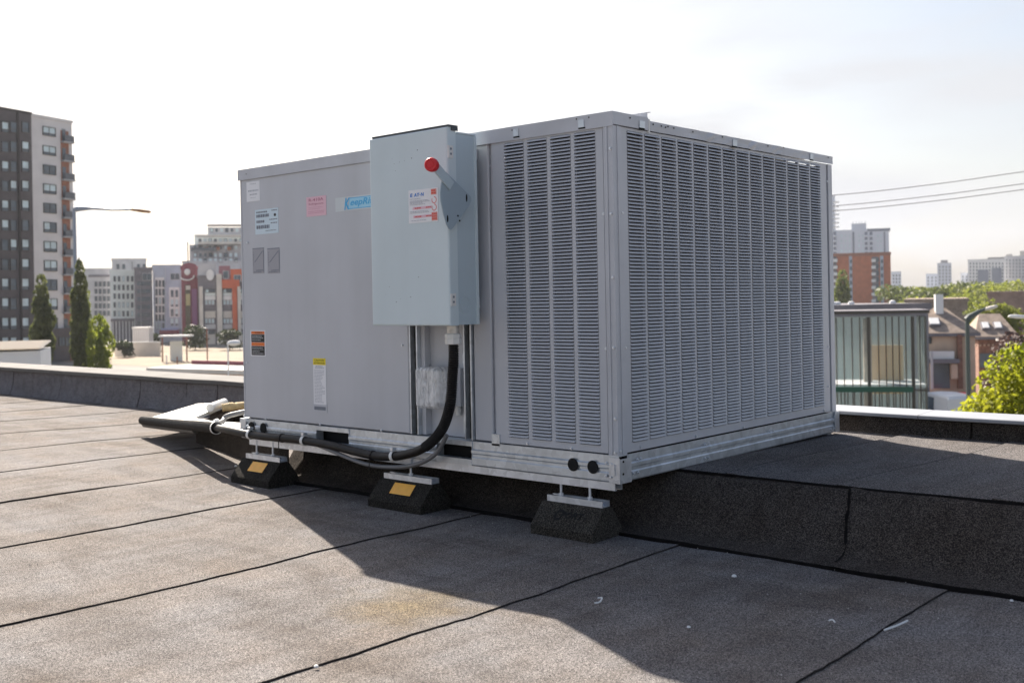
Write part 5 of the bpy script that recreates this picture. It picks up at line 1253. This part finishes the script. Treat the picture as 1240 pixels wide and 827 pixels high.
s0, s1 = wl.hit(1050, 430)[0], wl.hit(1060, 430)[0]; q = MB(); wl.box(q, s0, s1, G, zt-.2, -1.6, -1.3); q.build('lift_shaft', C_SHIN, t)
q = MB(); s0, s1 = -.4, wl.hit(1103, 470)[0]; z0 = wl.hit(1060, 470)[1]; wl.box(q, s0, s1, z0-.10, z0+.10, .5, .62); wl.box(q, s1-.12, s1, z0-.10, z0+.10, .07, .5)
q.build('green_rail', M_GRN, t)
for k in range(14): q = MB(); s_ = s0+(s1-s0)*(k+.5)/14; wl.box(q, s_-.02, s_+.02, z0-1.3, z0-.1, .54, .58); q.build('rail_post', M_MULL, t)

# ------------------------------------------------------------------ vehicles in the street below
def car(name, label, cat, pos, heading, L_, W_, H_, m, van=False):
    t = thing(name, label, cat, pos); b = V(pos); f = V((cos(heading), sin(heading), 0)); s = V((-sin(heading), cos(heading), 0))
    if van: prof = [(-.5, .14), (-.5, .95), (-.47, 1.0), (.2, 1.0), (.34, .62), (.47, .52), (.5, .45), (.5, .14)]
    else: prof = [(-.5, .2), (-.5, .58), (-.46, .66), (-.34, .70), (-.2, .98), (.1, 1.0), (.27, .68), (.46, .58), (.5, .45), (.5, .2)]
    q = MB(); rows = []
    for w_, sh in ((-.5, .97), (-.46, 1.0), (0, 1.015), (.46, 1.0), (.5, .97)): rows.append([b+f*(x*L_*.99)+s*(w_*W_*(1-.13*max(0, z-.62)/.38))+EZ*(z*H_*sh) for x, z in prof])
    q.grid(rows); q.face(rows[0][::-1]); q.face(rows[-1]); q.build('body', m, t, smooth=True)
    g0, g1 = (.2, .34) if van else (.1, .27); zt_, zb_ = (1.0, .62) if van else (1.0, .68)
    q = MB()
    for k in (0,):
        a0, a1 = b+f*((g0+.015)*L_)+EZ*(zt_*H_*.97), b+f*((g1-.01)*L_)+EZ*((zb_+.03)*H_)
        up = (f*.6+EZ*.8)*.03
        q.face([a0+s*(-.36*W_)+up, a0+s*(.36*W_)+up, a1+s*(.42*W_)+up, a1+s*(-.42*W_)+up])
    q.build('windscreen', M_GL_D, t)
    for sg in (-1, 1):
        q = MB(); x0, x1 = (-.1, .2) if van else (-.22, .14)
        q.face([b+f*(x0*L_)+s*(sg*W_*.492)+EZ*(.68*H_), b+f*(x1*1.25*L_)+s*(sg*W_*.492)+EZ*(.68*H_), b+f*(x1*.8*L_)+s*(sg*W_*.452)+EZ*(.93*H_), b+f*(x0*.8*L_)+s*(sg*W_*.452)+EZ*(.93*H_)]); q.build('side_window', M_GL_D, t)
        for x in (-.31, .32):
            c = b+f*(x*L_)+s*(sg*W_*.47)+EZ*.32; q = MB(); q.tube([c-s*sg*.1, c+s*sg*.04], .32, 14); wh = q.build('wheel', C_DARK2, t); MB().tube([c+s*sg*.041, c+s*sg*.055], .18, 10).build('hub', C_GREY, wh)
        q = MB(); c = b+f*(L_*.492)+s*(sg*W_*.36)+EZ*(.47*H_); q.obox(c, f, s, EZ, (-.02, -.16, -.08), (.03, .16, .08)); q.build('headlight', C_WHITE, t)
    return t
toc = (CAM-ond(1150, 480, 66)); hd = math.atan2(toc.y, toc.x)
car('white_van', 'white van parked in the street just beyond the white capped parapet', 'van', at(1147, 480, 64), hd+pi+.4, 4.6, 2.1, 2.95, mat('van_white', (.72, .73, .74), .3), True)
car('parked_car', 'pale blue car parked before the shop under the hip roofed house', 'car', at(1140, 470, 78), hd+1.4, 4.2, 1.7, 1.45, mat('car_pale_blue', (.40, .52, .60), .3))
car('parked_car', 'dark red car parked near the shop pillar', 'car', at(1163, 470, 80), hd+1.5, 4.2, 1.7, 1.45, mat('car_red', (.32, .02, .03), .3))
car('parked_car', 'small white car far off on the street by the container', 'car', at(188, 415, 208), hd+.6, 4.2, 1.7, 1.45, mat('car_white', (.6, .6, .6), .3))

# ------------------------------------------------------------------ street lamps, wires
def lamp(label, u, vt, d, pts, m, r, head, hm, hs=(.5, .16, .1)):
    b = V(at(u, 400, d)); t = thing('street_lamp', label, 'street lamp', b)
    top = ond(u, vt, d); q = MB(); q.tube([b, V((b.x, b.y, top.z))], [r*1.3, r], 10); q.tube([b, b+EZ*.5], r*1.9, 10); q.build('pole', m, t, smooth=True)
    pp = [ond(*a, d) for a in pts]; MB().tube(pp, [r*(2.0, 1.7, 1.0, .7, .8)[k] for k in range(len(pp))], 8).build('arm', m, t, smooth=True)
    h0 = ond(*head[0], d); h1 = ond(*head[1], d); e = (h1-h0).normalized(); sd_ = e.cross(EZ).normalized(); up = sd_.cross(e)
    q = MB(); Lh = (h1-h0).length; rows = [[h0+e*(Lh*f)+sd_*(hs[1]*w_*cos(k*pi/5))+up*(hs[2]*w_*sin(k*pi/5)) for k in range(10)] for f, w_ in ((0, .45), (.12, .9), (.55, 1.05), (.9, .8), (1, .3))]
    q.grid(rows, 0, True); q.face(rows[0][::-1]); q.face(rows[-1]); q.build('lamp_head', hm, t, smooth=True); return t
M_POLE = mat('grey_blue_pole', (.26, .30, .38), .5); M_ARM = mat('pale_arm', (.55, .55, .55), .5)
lamp('tall street lamp with long arm and orange brown head beside the tower', 92.5, 252, 128, [(92, 253), (98, 252.5), (112, 252.3), (135, 254.3), (160, 253.8)], M_POLE, .19, ((158, 253.5), (183, 257)), mat('amber_head', (.34, .16, .06), .5), (.5, .30, .22))
lamp('grey street lamp on green pole in front of the brown houses', 1171.5, 386, 52, [(1171, 388), (1174, 384), (1186, 377), (1194, 374)], mat('pole_dark_green', (.07, .09, .085), .5), .10, ((1192, 375), (1208, 370.5)), C_CREAM, (.5, .16, .09))
lamp('white street lamp head reaching in over the bright lime tree', 1262, 380, 50, [(1262, 382), (1250, 383.5), (1240, 384.2)], C_GREY, .06, ((1244, 384), (1221, 383)), C_WHITE, (.5, .15, .09))
lamp('white bulb headed lamp by the end of the air conditioner over the sandy lot', 275.6, 416, 60, [(275.6, 417), (277, 415), (279, 414.5)], C_WHITE, .04, ((277, 415.5), (291, 415)), C_WHITE, (.3, .2, .16))
for lb, v0, v1, v2 in (('topmost overhead wire across the sky', 236.5, 231, 208), ('middle overhead wire across the sky', 249.5, 244, 222.5), ('lowest overhead wire across the sky', 255.5, 250.5, 229.5)):
    dd = 42; pts = [ond(860, v0+9, dd*1.12), ond(1010, v0, dd*1.05), ond(1130, v0-(v0-v2)*.5+1.2, dd), ond(1240, v2, dd*.95), ond(1400, v2-22, dd*.9)]
    tag(MB().tube(spline(pts, 5), .019, 6).build('overhead_wire', mat('wire_grey', (.40, .40, .42), .6), None, loc=pts[0]), lb, 'wire', 'overhead wires')
b = V(at(858, 400, 42*1.12)); t = thing('utility_pole', 'wooden utility pole carrying the overhead wires behind the unit', 'utility pole', b); zt_ = ond(860, 240, 47).z+.6
MB().tube([b, V((b.x, b.y, zt_))], [.17, .12], 10).build('pole', M_BARK, t); MB().box((b.x-.9, b.y-.08, zt_-.5), (b.x+.9, b.y+.08, zt_-.36)).build('cross_arm', M_BARK, t)

# ------------------------------------------------------------------ the lot and odd structures by the low parapet
def flat(name, poly, z, m, kind='structure'):
    q = MB(); q.face([(x, y, z) for x, y in poly]); o = q.build(name, m); o['kind'] = kind; return o
def gz(u, v, z=G): p = onz(u, v, z); return (p.x, p.y)
flat('sandy_lot', [gz(60, 437), gz(320, 452), gz(320, 424), gz(200, 419), gz(60, 420)], G+.02, mat('sand', (.25, .195, .135), .95, var=.15, vs=.15))
flat('street', [gz(-300, 405), gz(420, 405), gz(420, 398), gz(-300, 398)], G+.03, mat('asphalt', (.055, .055, .06), .9, var=.2, vs=.3))
flat('side_street', [gz(1100, 520), gz(1330, 520), gz(1300, 432), gz(1085, 432)], G+.03, mat('asphalt', (.055, .055, .06), .9))
wl = Wall(-60, 44, 48, 45); zt_ = wl.hit(40, 425)[1]; t = thing('white_shed', 'low white shed with scalloped roof edge behind the low parapet', 'shed', wl.P+wl.e*wl.len/2-wl.n*2+V((0, 0, G)))
q = MB(); wl.box(q, 0, wl.len, G, zt_, -4, 0); q.build('wall', C_WHITE, t); q = MB(); n = 60; rows = []
for k in range(n*2+1):
    z_ = zt_+.06+(.08 if k % 2 else 0); s_ = wl.len*k/(2*n); p0 = wl.P+wl.e*s_; rows.append([p0+wl.n*.15+EZ*z_, p0-wl.n*4.1+EZ*(z_+.2)])
q.grid(rows); q.build('corrugated_roof', mat('cream_tin', (.60, .55, .48), .6), t)
wl = Wall(160, 205, 180, 205); t = thing('container', 'white storage container on the sandy lot before the mint block', 'container', wl.P+wl.e*wl.len/2-wl.n+V((0, 0, G))); zt_ = wl.hit(170, 398)[1]
q = MB(); wl.box(q, 0, wl.len, G, zt_, -2.4, 0); q.build('body', C_GREY, t); q = MB(); wl.box(q, -.1, wl.len+.1, zt_+.01, zt_+.3, -2.5, .12); q.build('roof', C_WHITE, t)
for k in range(8): q = MB(); s_ = wl.len*(k+.5)/8; wl.box(q, s_-.05, s_+.05, G+.1, zt_-.1, 0, .06); q.build('rib', C_WHITE, t)
wl = Wall(193, 172, 227, 172); t = thing('shelter', 'open shelter with white flat roof on red posts', 'shelter', wl.P+wl.e*wl.len/2-wl.n+V((0, 0, G))); zt_ = wl.hit(210, 407)[1]
q = MB(); wl.box(q, -.2, wl.len+.2, zt_-.15, zt_+.12, -2.4, .2); q.build('roof', C_WHITE, t)
for s_ in (.35, wl.len-.25): q = MB(); wl.box(q, s_-.09, s_+.09, G, zt_-.16, -.12, .06); q.build('post', C_RUST, t)
q = MB(); wl.box(q, .9, wl.len-1.6, G, zt_-.9, -2.2, -2.1); q.build('back_wall', C_MINT, t)
for lb, u, vt in (('thin red post standing in the sandy lot', 250.5, 398), ('short pale post beside the shelter', 201, 430), ('short pale post between shelter and red post', 214, 432)):
    p0 = V(at(u, 400, 165)); zt_ = tz(u, vt, 165); tag(MB().tube([p0, V((p0.x, p0.y, zt_))], .10, 8).build('post', C_RUST if 'red' in lb else C_WHITE, None, loc=p0), lb, 'post')
wl = Wall(138, 196, 192, 192); t = thing('low_wall', 'low cream wall running along the back of the sandy lot', 'wall', wl.P+wl.e*wl.len/2+V((0, 0, G))); zt_ = wl.hit(160, 415)[1]
q = MB(); wl.box(q, 0, wl.len, G, zt_, -.3, 0); q.build('wall_body', C_CREAM, t); q = MB(); wl.box(q, -.1, wl.len+.1, zt_+.01, zt_+.15, -.36, .06); q.build('coping', C_WHITE, t)
wl = Wall(150, 80, 330, 72); t = thing('flat_roof_house', 'flat pale roof with dark red edge just over the low parapet', 'building', wl.P+wl.e*wl.len/2-wl.n*3+V((0, 0, G))); zt_ = wl.hit(250, 447)[1]
q = MB(); wl.box(q, 5, wl.len, G, zt_-.3, -4, 0); q.build('wall', C_TAN, t); q = MB(); wl.box(q, 2.6, wl.len+.2, zt_-.29, zt_, -4.2, .2); q.build('roof', C_CREAM, t); q = MB(); wl.box(q, 2.6, wl.len+.2, zt_+.01, zt_+.3, -4.2, -4.0); q.build('roof_edge', C_MAROON, t)

# ------------------------------------------------------------------ summer haze over the city
hz = bpy.data.materials.new('haze_air'); hz.use_nodes = True; n = hz.node_tree; n.nodes.clear()
ho = n.nodes.new('ShaderNodeOutputMaterial'); hv = n.nodes.new('ShaderNodeVolumePrincipled'); n.links.new(hv.outputs[0], ho.inputs['Volume'])
hv.inputs['Color'].default_value = (.90, .93, 1, 1); hv.inputs['Density'].default_value = .00011; hv.inputs['Anisotropy'].default_value = .3
h = MB().box((-2200, -400, G-1.5), (1500, 2600, 135)).build('haze', hz); h['kind'] = 'stuff'; h['label'] = 'thin summer haze over the city'
